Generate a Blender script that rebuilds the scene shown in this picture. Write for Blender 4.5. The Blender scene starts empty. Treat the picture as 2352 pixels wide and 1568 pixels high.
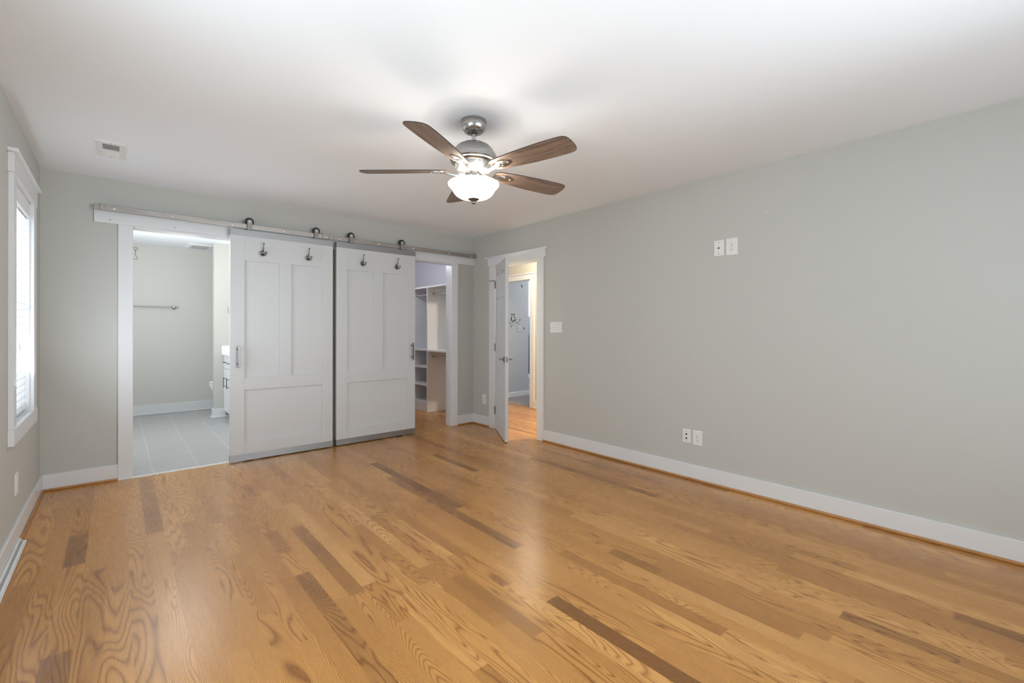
import bpy, bmesh, math, random
from mathutils import Vector, Matrix

# ------------------------------------------------------------------ camera, world, light, exposure
SC = bpy.context.scene
COL = SC.collection
W, H = 4.014, 2.44                     # bedroom width, ceiling height
YF = -5.62                             # wall behind the camera

cam_d = bpy.data.cameras.new('camera')
cam_d.sensor_width = 36.0
cam_d.lens = 1047.74 / 2352 * 36.0
cam_d.shift_y = -24.07 / 2352
cam_d.clip_start = 0.02
cam = bpy.data.objects.new('camera', cam_d)
COL.objects.link(cam)
YAW, ROLL, PITCH = 0.7135, 0.0016, -0.0004
_fw = Vector((math.sin(YAW) * math.cos(PITCH), math.cos(YAW) * math.cos(PITCH), math.sin(PITCH)))
_r = Vector((math.cos(YAW), -math.sin(YAW), 0))
_u = _r.cross(_fw)
_r2 = _r * math.cos(ROLL) + _u * math.sin(ROLL)
_u2 = _u * math.cos(ROLL) - _r * math.sin(ROLL)
_m = Matrix((_r2, _u2, -_fw)).transposed().to_4x4()
_m.translation = (0.4396, -4.9135, 1.2173)
cam.matrix_world = _m
SC.camera = cam

SC.view_settings.view_transform = 'Standard'
SC.view_settings.look = 'None'
SC.view_settings.exposure = 0.10
SC.view_settings.gamma = 1.0
SC.view_settings.use_curve_mapping = False
SC.cycles.max_bounces = 14
SC.cycles.diffuse_bounces = 8
SC.cycles.sample_clamp_indirect = 6.0
SC.cycles.caustics_reflective = False
SC.cycles.caustics_refractive = False

wd = bpy.data.worlds.new('world')
SC.world = wd
wd.use_nodes = True
wd.node_tree.nodes['Background'].inputs['Color'].default_value = (0.86, 0.93, 1.0, 1)


# strengths: daylight (w) and added upward fill (g) per window, ceiling fan bulbs and bowl, lamps of the side rooms
POWER = dict(w1=3, w2=28, w3=28, g1=20, g2=4, g3=2, fan=8.5, bowl=5.5, sky=2.9, bath=9, vanity=0.8, closet=15, hall=14, carpeted=34, mural=60, dome=3, bath_fill=34)


wd.node_tree.nodes['Background'].inputs['Strength'].default_value = POWER['sky']


def lamp(name, kind, loc, energy, color=(1, 1, 1), size=0.1, size_y=None, direction=None, parent=None, spread=None):
    d = bpy.data.lights.new(name, kind)
    d.energy = energy
    d.color = color
    if kind == 'AREA':
        d.shape = 'RECTANGLE'
        d.size = size
        d.size_y = size_y or size
        if spread:
            d.spread = math.radians(spread)
    else:
        d.shadow_soft_size = size
    o = bpy.data.objects.new(name, d)
    o.location = loc
    if direction is not None:
        o.rotation_euler = Vector(direction).to_track_quat('-Z', 'Y').to_euler()
    COL.objects.link(o)
    if parent is not None:
        o.parent = parent
        o.location = Vector(loc) - parent.location
    return o


# daylight just outside the glass of the windows (window_1 is the one in view)
lamp('daylight_window_1', 'AREA', (-0.24, -0.885, 1.37), POWER['w1'], (0.86, 0.94, 1.0), 0.70, 1.35, (1, 0, 0))
lamp('daylight_window_2', 'AREA', (-0.20, -3.75, 1.37), POWER['w2'], (0.80, 0.93, 1.0), 1.3, 1.35, (1, 0, 0))
lamp('daylight_window_3', 'AREA', (2.60, YF - 0.20, 1.37), POWER['w3'], (0.84, 0.93, 1.0), 1.7, 1.35, (-0.72, 1, 0.12), spread=105)
# added upward-tilted lamps outside the windows, fill light for the ceiling
lamp('upward_fill_window_1', 'AREA', (-0.28, -0.885, 1.25), POWER['g1'], (0.84, 0.93, 1.0), 0.70, 1.2, (1, 0, 0.9))
lamp('upward_fill_window_2', 'AREA', (-0.24, -3.75, 1.25), POWER['g2'], (0.84, 0.93, 1.0), 1.3, 1.2, (1, 0, 0.9))
lamp('upward_fill_window_3', 'AREA', (2.35, YF - 0.24, 1.25), POWER['g3'], (0.84, 0.93, 1.0), 2.2, 1.2, (0, 1, 0.75))

# added fill lamp for the bathroom, shining in through an unseen opening
lamp('bathroom_fill', 'AREA', (-0.20, 1.5, 1.5), POWER['bath_fill'], (0.90, 0.96, 1.0), 1.1, 1.0, (1, 0, 0.7))

# ------------------------------------------------------------------ helpers


def new_bm():
    return bmesh.new()


def box(bm, x0, x1, y0, y1, z0, z1, bev=0.0, seg=1):
    x0, x1 = min(x0, x1), max(x0, x1)
    y0, y1 = min(y0, y1), max(y0, y1)
    z0, z1 = min(z0, z1), max(z0, z1)
    v = [bm.verts.new((x, y, z)) for x in (x0, x1) for y in (y0, y1) for z in (z0, z1)]
    fs = [(0, 1, 3, 2), (4, 6, 7, 5), (0, 4, 5, 1), (2, 3, 7, 6), (0, 2, 6, 4), (1, 5, 7, 3)]
    faces = [bm.faces.new([v[i] for i in f]) for f in fs]
    if bev > 0:
        es = list({e for f in faces for e in f.edges})
        bmesh.ops.bevel(bm, geom=es, offset=bev, segments=seg, affect='EDGES', profile=0.5)
    return bm


def lathe(bm, prof, c=(0, 0, 0), seg=40, axis='z'):
    rings = []
    for r, h in prof:
        if r < 1e-6:
            p = (0, 0, h)
            pts = [p]
        else:
            pts = [(r * math.cos(2 * math.pi * k / seg), r * math.sin(2 * math.pi * k / seg), h) for k in range(seg)]
        out = []
        for (a, b, h2) in pts:
            if axis == 'z':
                q = (a, b, h2)
            elif axis == 'y':
                q = (a, h2, b)
            else:
                q = (h2, a, b)
            out.append(bm.verts.new((q[0] + c[0], q[1] + c[1], q[2] + c[2])))
        rings.append(out)
    for A, B in zip(rings, rings[1:]):
        n = max(len(A), len(B))
        for k in range(n):
            a0, a1 = A[k % len(A)], A[(k + 1) % len(A)]
            b0, b1 = B[k % len(B)], B[(k + 1) % len(B)]
            vs = []
            for q in (a0, a1, b1, b0):
                if q not in vs:
                    vs.append(q)
            if len(vs) >= 3:
                try:
                    bm.faces.new(vs)
                except ValueError:
                    pass
    return bm


def cyl(bm, p0, p1, r0, r1=None, seg=16):
    r1 = r0 if r1 is None else r1
    p0, p1 = Vector(p0), Vector(p1)
    q = (p1 - p0).to_track_quat('Z', 'Y')
    A, B = [], []
    for k in range(seg):
        a = 2 * math.pi * k / seg
        d = q @ Vector((math.cos(a), math.sin(a), 0))
        A.append(bm.verts.new(p0 + d * r0))
        B.append(bm.verts.new(p1 + d * r1))
    for k in range(seg):
        bm.faces.new((A[k], A[(k + 1) % seg], B[(k + 1) % seg], B[k]))
    bm.faces.new(A[::-1])
    bm.faces.new(B)
    return bm


def tube(bm, pts, r, seg=8, closed=False):
    pts = [Vector(p) for p in pts]
    n = len(pts)
    rings = []
    prev = None
    for i in range(n):
        if closed:
            t = (pts[(i + 1) % n] - pts[i - 1]).normalized()
        else:
            t = (pts[min(i + 1, n - 1)] - pts[max(i - 1, 0)]).normalized()
        if prev is None:
            a = Vector((0, 0, 1)) if abs(t.z) < 0.9 else Vector((1, 0, 0))
            nrm = t.cross(a).normalized()
        else:
            nrm = (prev - t * prev.dot(t)).normalized()
        prev = nrm
        b = t.cross(nrm)
        rr = r[i] if isinstance(r, (list, tuple)) else r
        rings.append([bm.verts.new(pts[i] + (nrm * math.cos(2 * math.pi * k / seg) + b * math.sin(2 * math.pi * k / seg)) * rr) for k in range(seg)])
    for i in range(n if closed else n - 1):
        A, B = rings[i], rings[(i + 1) % n]
        for k in range(seg):
            bm.faces.new((A[k], A[(k + 1) % seg], B[(k + 1) % seg], B[k]))
    if not closed:
        bm.faces.new(rings[0][::-1])
        bm.faces.new(rings[-1])
    return bm


def prism(bm, outline, f, w0, w1):
    A = [bm.verts.new(f(u, v, w0)) for u, v in outline]
    B = [bm.verts.new(f(u, v, w1)) for u, v in outline]
    n = len(outline)
    bm.faces.new(A[::-1])
    bm.faces.new(B)
    for k in range(n):
        bm.faces.new((A[k], A[(k + 1) % n], B[(k + 1) % n], B[k]))
    return bm


def sphere(bm, c, r, sx=1, sy=1, sz=1, seg=12):
    m = Matrix.Translation(c) @ Matrix.Diagonal((sx, sy, sz, 1))
    bmesh.ops.create_uvsphere(bm, u_segments=seg, v_segments=max(6, seg // 2), radius=r, matrix=m)
    return bm


def obj(name, bm, m, parent=None, smooth=None, world=False):
    """Links the bmesh as ONE mesh object. world=True: vertices are in world space although it has a parent Empty."""
    bmesh.ops.recalc_face_normals(bm, faces=bm.faces[:])
    me = bpy.data.meshes.new(name)
    bm.to_mesh(me)
    bm.free()
    if smooth is not None:
        for p in me.polygons:
            p.use_smooth = True
        me.set_sharp_from_angle(angle=math.radians(smooth))
    me.materials.append(m)
    o = bpy.data.objects.new(name, me)
    COL.objects.link(o)
    if parent is not None:
        o.parent = parent
        if world:
            p = parent
            mm = Matrix.Identity(4)
            while p is not None:
                mm = p.matrix_basis @ mm if p.parent is None else p.matrix_parent_inverse @ p.matrix_basis @ mm
                p = p.parent
            o.matrix_parent_inverse = mm.inverted()
    return o


def tag(o, label, cat, group=None, kind=None):
    o['label'] = label
    o['category'] = cat
    if group:
        o['group'] = group
    if kind:
        o['kind'] = kind
    return o


def thing(name, label, cat, loc=(0, 0, 0), rotz=0.0, group=None, kind=None):
    o = bpy.data.objects.new(name, None)
    o.empty_display_size = 0.05
    COL.objects.link(o)
    o.location = loc
    o.rotation_euler = (0, 0, rotz)
    return tag(o, label, cat, group, kind)


def structure(name, bm, m, label, cat, smooth=None):
    return tag(obj(name, bm, m, None, smooth), label, cat, None, 'structure')


def dup(root, loc, rotz, label, group=None):
    r = root.copy()
    COL.objects.link(r)
    r.location = loc
    r.rotation_euler = (0, 0, rotz)
    r['label'] = label
    if group:
        r['group'] = group
    for ch in list(root.children):
        c = ch.copy()
        COL.objects.link(c)
        c.parent = r
        for g in ch.children:
            d = g.copy()
            COL.objects.link(d)
            d.parent = c
    return r


# ------------------------------------------------------------------ materials


def srgb(r, g, b):
    def f(c):
        c /= 255.0
        return c / 12.92 if c <= 0.04045 else ((c + 0.055) / 1.055) ** 2.4
    return (f(r), f(g), f(b), 1.0)


def mat(name, color, rough=0.5, metal=0.0, spec=0.5, bump=None, aniso=0.0, mottled=None):
    m = bpy.data.materials.new(name)
    m.use_nodes = True
    nt = m.node_tree
    p = nt.nodes['Principled BSDF']
    p.inputs['Base Color'].default_value = color
    p.inputs['Roughness'].default_value = rough
    p.inputs['Metallic'].default_value = metal
    p.inputs['Specular IOR Level'].default_value = spec
    if aniso:
        p.inputs['Anisotropic'].default_value = aniso
    tc = nt.nodes.new('ShaderNodeTexCoord')
    if bump:
        scale, strength = bump
        n = nt.nodes.new('ShaderNodeTexNoise')
        n.inputs['Scale'].default_value = scale
        n.inputs['Detail'].default_value = 3
        nt.links.new(tc.outputs['Object'], n.inputs['Vector'])
        b = nt.nodes.new('ShaderNodeBump')
        b.inputs['Strength'].default_value = strength
        b.inputs['Distance'].default_value = 0.002
        nt.links.new(n.outputs['Fac'], b.inputs['Height'])
        nt.links.new(b.outputs['Normal'], p.inputs['Normal'])
    if mottled:
        scale, amount = mottled[:2]
        n = nt.nodes.new('ShaderNodeTexNoise')
        n.inputs['Scale'].default_value = scale
        n.inputs['Detail'].default_value = 4
        mp = nt.nodes.new('ShaderNodeMapping')
        mp.inputs['Scale'].default_value = mottled[2] if len(mottled) > 2 else (1, 1, 1)
        nt.links.new(tc.outputs['Object'], mp.inputs['Vector'])
        nt.links.new(mp.outputs['Vector'], n.inputs['Vector'])
        r = nt.nodes.new('ShaderNodeValToRGB')
        r.color_ramp.elements[0].position = 0.3
        r.color_ramp.elements[1].position = 0.7
        r.color_ramp.elements[0].color = tuple(c * (1 - amount) for c in color[:3]) + (1,)
        r.color_ramp.elements[1].color = tuple(min(1, c * (1 + amount)) for c in color[:3]) + (1,)
        nt.links.new(n.outputs['Fac'], r.inputs['Fac'])
        nt.links.new(r.outputs['Color'], p.inputs['Base Color'])
    return m


M = {}
M['wall'] = mat('greige_wall_paint', (0.542, 0.545, 0.513, 1), 0.75, bump=(260, 0.05), spec=0.3)
M['bath_wall'] = mat('brightened_greige_paint', (0.655, 0.648, 0.612, 1), 0.75, bump=(260, 0.05), spec=0.3)  # wall greige lightened in the colour, standing in for bathroom light
M['ceiling'] = mat('white_ceiling_paint', (0.86, 0.89, 0.925, 1), 0.9, bump=(220, 0.05), spec=0.2)
M['trim'] = mat('white_trim_paint', (0.75, 0.765, 0.78, 1), 0.32, bump=(90, 0.02))
M['door'] = mat('white_door_paint', (0.645, 0.66, 0.668, 1), 0.38, bump=(120, 0.03))
M['closet_wall'] = mat('lavender_white_paint', (0.66, 0.65, 0.70, 1), 0.75, bump=(260, 0.05), spec=0.3)
M['hall_wall'] = mat('cream_wall_paint', (0.60, 0.575, 0.50, 1), 0.75, bump=(260, 0.05), spec=0.3)
M['kid_wall'] = mat('pale_blue_grey_paint', (0.50, 0.525, 0.55, 1), 0.75, bump=(260, 0.05), spec=0.3)
M['melamine'] = mat('white_melamine', (0.74, 0.735, 0.745, 1), 0.4)
M['nickel'] = mat('brushed_nickel', (0.43, 0.42, 0.405, 1), 0.26, 1.0, aniso=0.5, bump=(400, 0.03))
M['steel'] = mat('brushed_steel_track', (0.46, 0.43, 0.40, 1), 0.36, 1.0, mottled=(14, 0.12, (0.35, 1, 3)))
M['channel'] = mat('aluminium_channel', (0.36, 0.36, 0.365, 1), 0.40, 1.0, mottled=(10, 0.05, (0.3, 1, 2)))
M['satin'] = mat('satin_nickel', (0.62, 0.61, 0.59, 1), 0.5, 1.0, bump=(300, 0.02))
M['handle'] = mat('satin_grey_handle', (0.24, 0.24, 0.24, 1), 0.34, 1.0, bump=(300, 0.03))
M['chrome'] = mat('polished_chrome', (0.72, 0.72, 0.72, 1), 0.14, 1.0, bump=(60, 0.01))
M['pewter'] = mat('dark_pewter', (0.20, 0.195, 0.19, 1), 0.38, 1.0, mottled=(60, 0.25))
M['black'] = mat('black_rubber', (0.012, 0.012, 0.013, 1), 0.5, bump=(200, 0.05))
M['darkhole'] = mat('dark_slot', (0.02, 0.02, 0.02, 1), 0.8, bump=(50, 0.01))
M['plastic'] = mat('white_plastic_plate', (0.79, 0.795, 0.785, 1), 0.35, bump=(80, 0.01))
M['kid_plate'] = mat('pale_grey_plate', (0.56, 0.575, 0.585, 1), 0.4, bump=(80, 0.01))
M['duct'] = mat('grey_duct_interior', (0.40, 0.40, 0.41, 1), 0.7, bump=(50, 0.02))
M['slat'] = mat('white_blind_slat', (0.84, 0.85, 0.86, 1), 0.4, bump=(40, 0.02))
M['porcelain'] = mat('white_porcelain', (0.85, 0.85, 0.83, 1), 0.12, bump=(20, 0.005))
M['counter'] = mat('white_quartz', (0.80, 0.80, 0.81, 1), 0.2, mottled=(40, 0.06))
M['threshold'] = mat('white_marble_threshold', (0.80, 0.79, 0.77, 1), 0.3, mottled=(9, 0.05))
M['decal'] = mat('charcoal_vinyl_decal', (0.022, 0.024, 0.025, 1), 0.6, bump=(60, 0.01))
M['decal_grey'] = mat('grey_vinyl_decal', (0.12, 0.125, 0.13, 1), 0.6, bump=(60, 0.01))
M['decal_white'] = mat('white_vinyl_decal', (0.62, 0.64, 0.65, 1), 0.6, bump=(60, 0.01))
M['mural_light'] = mat('slate_blue_mural_paint', (0.19, 0.27, 0.36, 1), 0.75, mottled=(5, 0.08))
M['mural_dark'] = mat('deep_slate_mural_paint', (0.085, 0.12, 0.16, 1), 0.75, mottled=(5, 0.1))
M['mural_white'] = mat('snow_white_mural_paint', (0.72, 0.74, 0.77, 1), 0.75, mottled=(5, 0.04))


def lamp_glass(name, glow):
    m = bpy.data.materials.new(name)
    m.use_nodes = True
    nt = m.node_tree
    p = nt.nodes['Principled BSDF']
    p.inputs['Base Color'].default_value = (0.95, 0.93, 0.88, 1)
    p.inputs['Roughness'].default_value = 0.25
    tc = nt.nodes.new('ShaderNodeTexCoord')
    n = nt.nodes.new('ShaderNodeTexNoise')
    n.inputs['Scale'].default_value = 9
    nt.links.new(tc.outputs['Object'], n.inputs['Vector'])
    r = nt.nodes.new('ShaderNodeValToRGB')
    r.color_ramp.elements[0].color = (1.0, 0.90, 0.76, 1)
    r.color_ramp.elements[1].color = (1.0, 0.94, 0.84, 1)
    nt.links.new(n.outputs['Fac'], r.inputs['Fac'])
    nt.links.new(r.outputs['Color'], p.inputs['Emission Color'])
    p.inputs['Emission Strength'].default_value = glow
    return m


M['bowl_glass'] = lamp_glass('frosted_bowl_glass', POWER['bowl'])
M['lamp_glass'] = lamp_glass('frosted_lamp_glass', POWER['dome'])


def oak(name, seeded=True, tint=1.0):
    """Strip oak: each board carries its own seed (grain offset) and tone on its face."""
    m = bpy.data.materials.new(name)
    m.use_nodes = True
    nt = m.node_tree
    L = nt.links
    p = nt.nodes['Principled BSDF']

    def node(t, **k):
        n = nt.nodes.new(t)
        for a, b in k.items():
            setattr(n, a, b)
        return n

    def math_(op, a, b=None, c=None):
        n = node('ShaderNodeMath', operation=op)
        for i, v in enumerate((a, b, c)):
            if v is None:
                continue
            if isinstance(v, (int, float)):
                n.inputs[i].default_value = v
            else:
                L.new(v, n.inputs[i])
        return n.outputs[0]

    tc = node('ShaderNodeTexCoord')
    seed = node('ShaderNodeAttribute', attribute_name='board_seed').outputs['Vector']
    tone = node('ShaderNodeAttribute', attribute_name='board_tone').outputs['Fac']
    sep_seed = node('ShaderNodeSeparateXYZ')
    L.new(seed, sep_seed.inputs[0])
    off = node('ShaderNodeVectorMath', operation='MULTIPLY_ADD')
    L.new(seed, off.inputs[0])
    off.inputs[1].default_value = (37.0, 53.0, 71.0)
    L.new(tc.outputs['Object'], off.inputs[2])
    pos = off.outputs['Vector']

    # cathedral figure: contour lines of a long stretched noise
    mp = node('ShaderNodeMapping')
    mp.inputs['Scale'].default_value = (6.5, 0.75, 3.0)
    L.new(pos, mp.inputs['Vector'])
    wob = node('ShaderNodeTexNoise')
    wob.inputs['Scale'].default_value = 1.0
    wob.inputs['Detail'].default_value = 1.5
    wob.inputs['Roughness'].default_value = 0.45
    wob.inputs['Distortion'].default_value = 0.35
    L.new(mp.outputs['Vector'], wob.inputs['Vector'])
    freq = math_('MULTIPLY_ADD', sep_seed.outputs['Z'], 30.0, 18.0)
    phase = math_('MULTIPLY', wob.outputs['Fac'], freq)
    # straight-grained boards add a ramp across the strip
    sepp = node('ShaderNodeSeparateXYZ')
    L.new(pos, sepp.inputs[0])
    straight = math_('MULTIPLY', math_('GREATER_THAN', sep_seed.outputs['X'], 0.52), 190.0)
    phase = math_('ADD', phase, math_('MULTIPLY', sepp.outputs['X'], straight))
    saw = math_('FRACT', phase)
    line = math_('POWER', math_('ABSOLUTE', math_('MULTIPLY_ADD', saw, 2.0, -1.0)), 3.2)
    # pores: fine short streaks
    mp2 = node('ShaderNodeMapping')
    mp2.inputs['Scale'].default_value = (420.0, 9.0, 50.0)
    L.new(pos, mp2.inputs['Vector'])
    pore = node('ShaderNodeTexNoise')
    pore.inputs['Scale'].default_value = 1.0
    pore.inputs['Detail'].default_value = 2.0
    L.new(mp2.outputs['Vector'], pore.inputs['Vector'])
    porev = math_('MULTIPLY', math_('SUBTRACT', pore.outputs['Fac'], 0.42), 1.5)
    # slow colour drift along a board
    mp3 = node('ShaderNodeMapping')
    mp3.inputs['Scale'].default_value = (5.0, 1.6, 3.0)
    L.new(pos, mp3.inputs['Vector'])
    drift = node('ShaderNodeTexNoise')
    drift.inputs['Scale'].default_value = 1.0
    drift.inputs['Detail'].default_value = 3.0
    L.new(mp3.outputs['Vector'], drift.inputs['Vector'])

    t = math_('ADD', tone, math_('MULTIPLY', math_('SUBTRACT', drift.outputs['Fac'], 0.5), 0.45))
    base = node('ShaderNodeValToRGB')
    e = base.color_ramp.elements
    e[0].position = 0.0
    e[0].color = OAK[0]
    e[1].position = 1.0
    e[1].color = OAK[3]
    a = e.new(0.33)
    a.color = OAK[1]
    b = e.new(0.66)
    b.color = OAK[2]
    L.new(t, base.inputs['Fac'])
    amt = math_('MULTIPLY', math_('ADD', math_('MULTIPLY', line, 0.80), math_('MULTIPLY', porev, 0.36)), 1.0)
    amt = math_('MINIMUM', math_('MAXIMUM', amt, 0.0), 0.88)
    dark = node('ShaderNodeMix', data_type='RGBA', blend_type='MULTIPLY')
    L.new(amt, dark.inputs['Factor'])
    L.new(base.outputs['Color'], dark.inputs['A'])
    dark.inputs['B'].default_value = (0.40, 0.28, 0.18, 1)
    L.new(dark.outputs['Result'], p.inputs['Base Color'])
    rgh = math_('MULTIPLY_ADD', pore.outputs['Fac'], 0.08, 0.23)
    L.new(rgh, p.inputs['Roughness'])
    p.inputs['Specular IOR Level'].default_value = 0.65
    bump = node('ShaderNodeBump')
    bump.inputs['Strength'].default_value = 0.02
    bump.inputs['Distance'].default_value = 0.001
    L.new(math_('SUBTRACT', 1.0, amt), bump.inputs['Height'])
    L.new(bump.outputs['Normal'], p.inputs['Normal'])
    return m


OAK = [(0.25, 0.104, 0.025, 1), (0.49, 0.225, 0.056, 1), (0.60, 0.293, 0.081, 1), (0.74, 0.398, 0.134, 1)]
M['oak'] = oak('honey_oak_strip')


def wood_simple(name, c0, c1, scale=(3, 40, 40)):
    m = bpy.data.materials.new(name)
    m.use_nodes = True
    nt = m.node_tree
    L = nt.links
    p = nt.nodes['Principled BSDF']
    tc = nt.nodes.new('ShaderNodeTexCoord')
    mp = nt.nodes.new('ShaderNodeMapping')
    mp.inputs['Scale'].default_value = scale
    L.new(tc.outputs['Object'], mp.inputs['Vector'])
    n = nt.nodes.new('ShaderNodeTexNoise')
    n.inputs['Scale'].default_value = 1.6
    n.inputs['Detail'].default_value = 6
    n.inputs['Roughness'].default_value = 0.62
    n.inputs['Distortion'].default_value = 0.8
    L.new(mp.outputs['Vector'], n.inputs['Vector'])
    r = nt.nodes.new('ShaderNodeValToRGB')
    r.color_ramp.elements[0].position = 0.32
    r.color_ramp.elements[1].position = 0.68
    r.color_ramp.elements[0].color = c0
    r.color_ramp.elements[1].color = c1
    L.new(n.outputs['Fac'], r.inputs['Fac'])
    L.new(r.outputs['Color'], p.inputs['Base Color'])
    p.inputs['Roughness'].default_value = 0.45
    return m


M['blade'] = wood_simple('weathered_walnut_blade', (0.085, 0.056, 0.042, 1), (0.31, 0.215, 0.155, 1), (3, 60, 60))
M['blade_edge'] = wood_simple('dark_blade_edge', (0.03, 0.02, 0.016, 1), (0.05, 0.035, 0.028, 1))
M['shoe'] = wood_simple('oak_shoe_moulding', (0.40, 0.185, 0.06, 1), (0.54, 0.27, 0.095, 1), (6, 6, 30))


def tile_mat():
    m = bpy.data.materials.new('grey_floor_tile')
    m.use_nodes = True
    nt = m.node_tree
    L = nt.links
    p = nt.nodes['Principled BSDF']
    tc = nt.nodes.new('ShaderNodeTexCoord')
    mp = nt.nodes.new('ShaderNodeMapping')
    mp.inputs['Rotation'].default_value = (0, 0, math.radians(90))
    mp.inputs['Location'].default_value = (-0.28, -0.034, 0)
    L.new(tc.outputs['Object'], mp.inputs['Vector'])
    br = nt.nodes.new('ShaderNodeTexBrick')
    br.offset = 0.5
    br.inputs['Scale'].default_value = 1.0
    br.inputs['Brick Width'].default_value = 0.64
    br.inputs['Row Height'].default_value = 0.32
    br.inputs['Mortar Size'].default_value = 0.004
    br.inputs['Color1'].default_value = (0.40, 0.405, 0.40, 1)
    br.inputs['Color2'].default_value = (0.43, 0.435, 0.43, 1)
    br.inputs['Mortar'].default_value = (0.52, 0.52, 0.51, 1)
    L.new(mp.outputs['Vector'], br.inputs['Vector'])
    mp2 = nt.nodes.new('ShaderNodeMapping')
    mp2.inputs['Scale'].default_value = (2.5, 50, 1)
    L.new(tc.outputs['Object'], mp2.inputs['Vector'])
    n = nt.nodes.new('ShaderNodeTexNoise')
    n.inputs['Scale'].default_value = 2.0
    n.inputs['Detail'].default_value = 4
    L.new(mp2.outputs['Vector'], n.inputs['Vector'])
    mx = nt.nodes.new('ShaderNodeMix')
    mx.data_type = 'RGBA'
    mx.blend_type = 'OVERLAY'
    mx.inputs['Factor'].default_value = 0.35
    L.new(br.outputs['Color'], mx.inputs['A'])
    L.new(n.outputs['Color'], mx.inputs['B'])
    hs = nt.nodes.new('ShaderNodeHueSaturation')
    hs.inputs['Saturation'].default_value = 0.15
    L.new(mx.outputs['Result'], hs.inputs['Color'])
    L.new(hs.outputs['Color'], p.inputs['Base Color'])
    p.inputs['Roughness'].default_value = 0.38
    return m


M['tile'] = tile_mat()
M['carpet'] = mat('grey_cut_pile_carpet', (0.27, 0.25, 0.25, 1), 0.95, bump=(300, 0.9), spec=0.1, mottled=(150, 0.45))

# ------------------------------------------------------------------ floors
random.seed(11)
T = 0.12                      # partition thickness
BX0, BX1, BY1 = -0.02, 2.30, 3.49        # bathroom
CX0, CX1, CY1 = 2.42, 4.35, 2.40         # closet
HX0, HX1 = W + T, 5.40                   # hall
HY0, HY1 = -2.6, 2.9
OPB = (0.535, 1.345)          # bathroom doorway
OPC = (2.85, 3.665)           # closet doorway
OPD = (-1.230, -0.482)        # bedroom doorway in the right wall
HEAD = 2.065


def oak_floor():
    special = {  # (column centre x): [(y_far, y_near, tone)]
        1.933: [(-3.464, -4.95, -0.12), (-1.9, -3.464, 0.62)],
        2.20: [(-0.904, -2.30, 0.02), (-2.30, -3.3, 0.55)],
        2.115: [(-1.4, -2.63, 0.13)],
        0.27: [(-0.15, -1.17, 0.45), (-1.17, -1.65, 0.06), (-1.65, -2.5, 0.62)],
        0.355: [(-0.12, -1.05, 0.72)],
        0.615: [(-0.10, -1.44, 0.26), (-1.44, -2.12, 0.74)],
        0.53: [(-0.1, -2.12, 0.70), (-2.12, -3.3, 0.56)],
        0.70: [(-0.1, -0.9, 0.72), (-0.9, -1.77, 0.8), (-1.77, -2.3, 0.5)],
        3.15: [(-4.675, -5.3, 0.04)],
        3.235: [(-4.273, -4.9, 0.9)],
        2.77: [(-4.357, -4.725, 0.16)],
        1.69: [(-3.02, -3.6, 0.22)],
        1.30: [(-1.9, -2.85, 0.2)],
        1.17: [(-2.5, -3.9, 0.15)],
    }
    xs = [0.0, 0.055]
    while xs[-1] < 0.74:
        xs.append(xs[-1] + 0.0862)
    while xs[-1] < 5.44:
        xs.append(xs[-1] + 0.0721)
    bm = new_bm()
    fs, ft = [], []

    def quad(x0, x1, y0, y1, tone):
        if y1 - y0 < 0.004:
            return
        vs = [bm.verts.new((x, y, 0)) for x, y in ((x0, y0), (x1, y0), (x1, y1), (x0, y1))]
        bm.faces.new(vs)
        fs.append((random.random(), random.random(), random.random()))
        ft.append(tone)

    for x0, x1 in zip(xs, xs[1:]):
        xc = (x0 + x1) / 2
        lo = YF if xc < W + 0.06 else HY0
        hi = (-0.035 if 0.46 < xc < 1.45 else 0.001) if xc < CX0 - 0.06 else (CY1 if xc < CX1 + 0.06 else HY1)
        cuts = []
        sp = []
        for k, v in special.items():
            if x0 <= k < x1:
                sp = v
        y = hi
        segs = []
        brk = -0.03 if CX0 - 0.06 < xc < W else None
        while y > lo:
            ln = random.choice((0.35, 0.55, 0.75, 0.95, 1.2, 1.5, 1.8)) * random.uniform(0.85, 1.15)
            y2 = max(lo, y - ln)
            if brk is not None and y > brk + 0.01 > y2:
                y2 = brk
            for a, b, t in sp:
                if y > a + 1e-6 and y2 < a:
                    y2 = a
            for a, b, t in sp:
                if abs(y - a) < 1e-6:
                    y2 = b
            tone = random.gauss(0.52 + 0.14 * max(0.0, 1.0 - xc / 1.3), 0.17)  # boards lighter toward the left: bathroom light spill put into their tone
            if random.random() < 0.02:
                tone = random.uniform(0.12, 0.26)
            tone = max(tone, 0.12)
            for a, b, t in sp:
                if abs(y - a) < 1e-6:
                    tone = t
            segs.append((y2, y, max(-0.15, min(0.98, tone))))
            y = y2
        for a, b, t in segs:
            quad(x0, x1, a, b, t)
    bmesh.ops.recalc_face_normals(bm, faces=bm.faces[:])
    me = bpy.data.meshes.new('floor')
    bm.to_mesh(me)
    bm.free()
    a = me.attributes.new('board_seed', 'FLOAT_VECTOR', 'FACE')
    a.data.foreach_set('vector', [q for t in fs for q in t])
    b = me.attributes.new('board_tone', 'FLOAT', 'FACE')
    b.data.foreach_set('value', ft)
    for pl in me.polygons:
        if pl.normal.z < 0:
            pl.flip()
    me.materials.append(M['oak'])
    o = bpy.data.objects.new('floor', me)
    COL.objects.link(o)
    return tag(o, 'honey oak strip floor running through bedroom, closet and hall', 'floor', None, 'structure')


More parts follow.
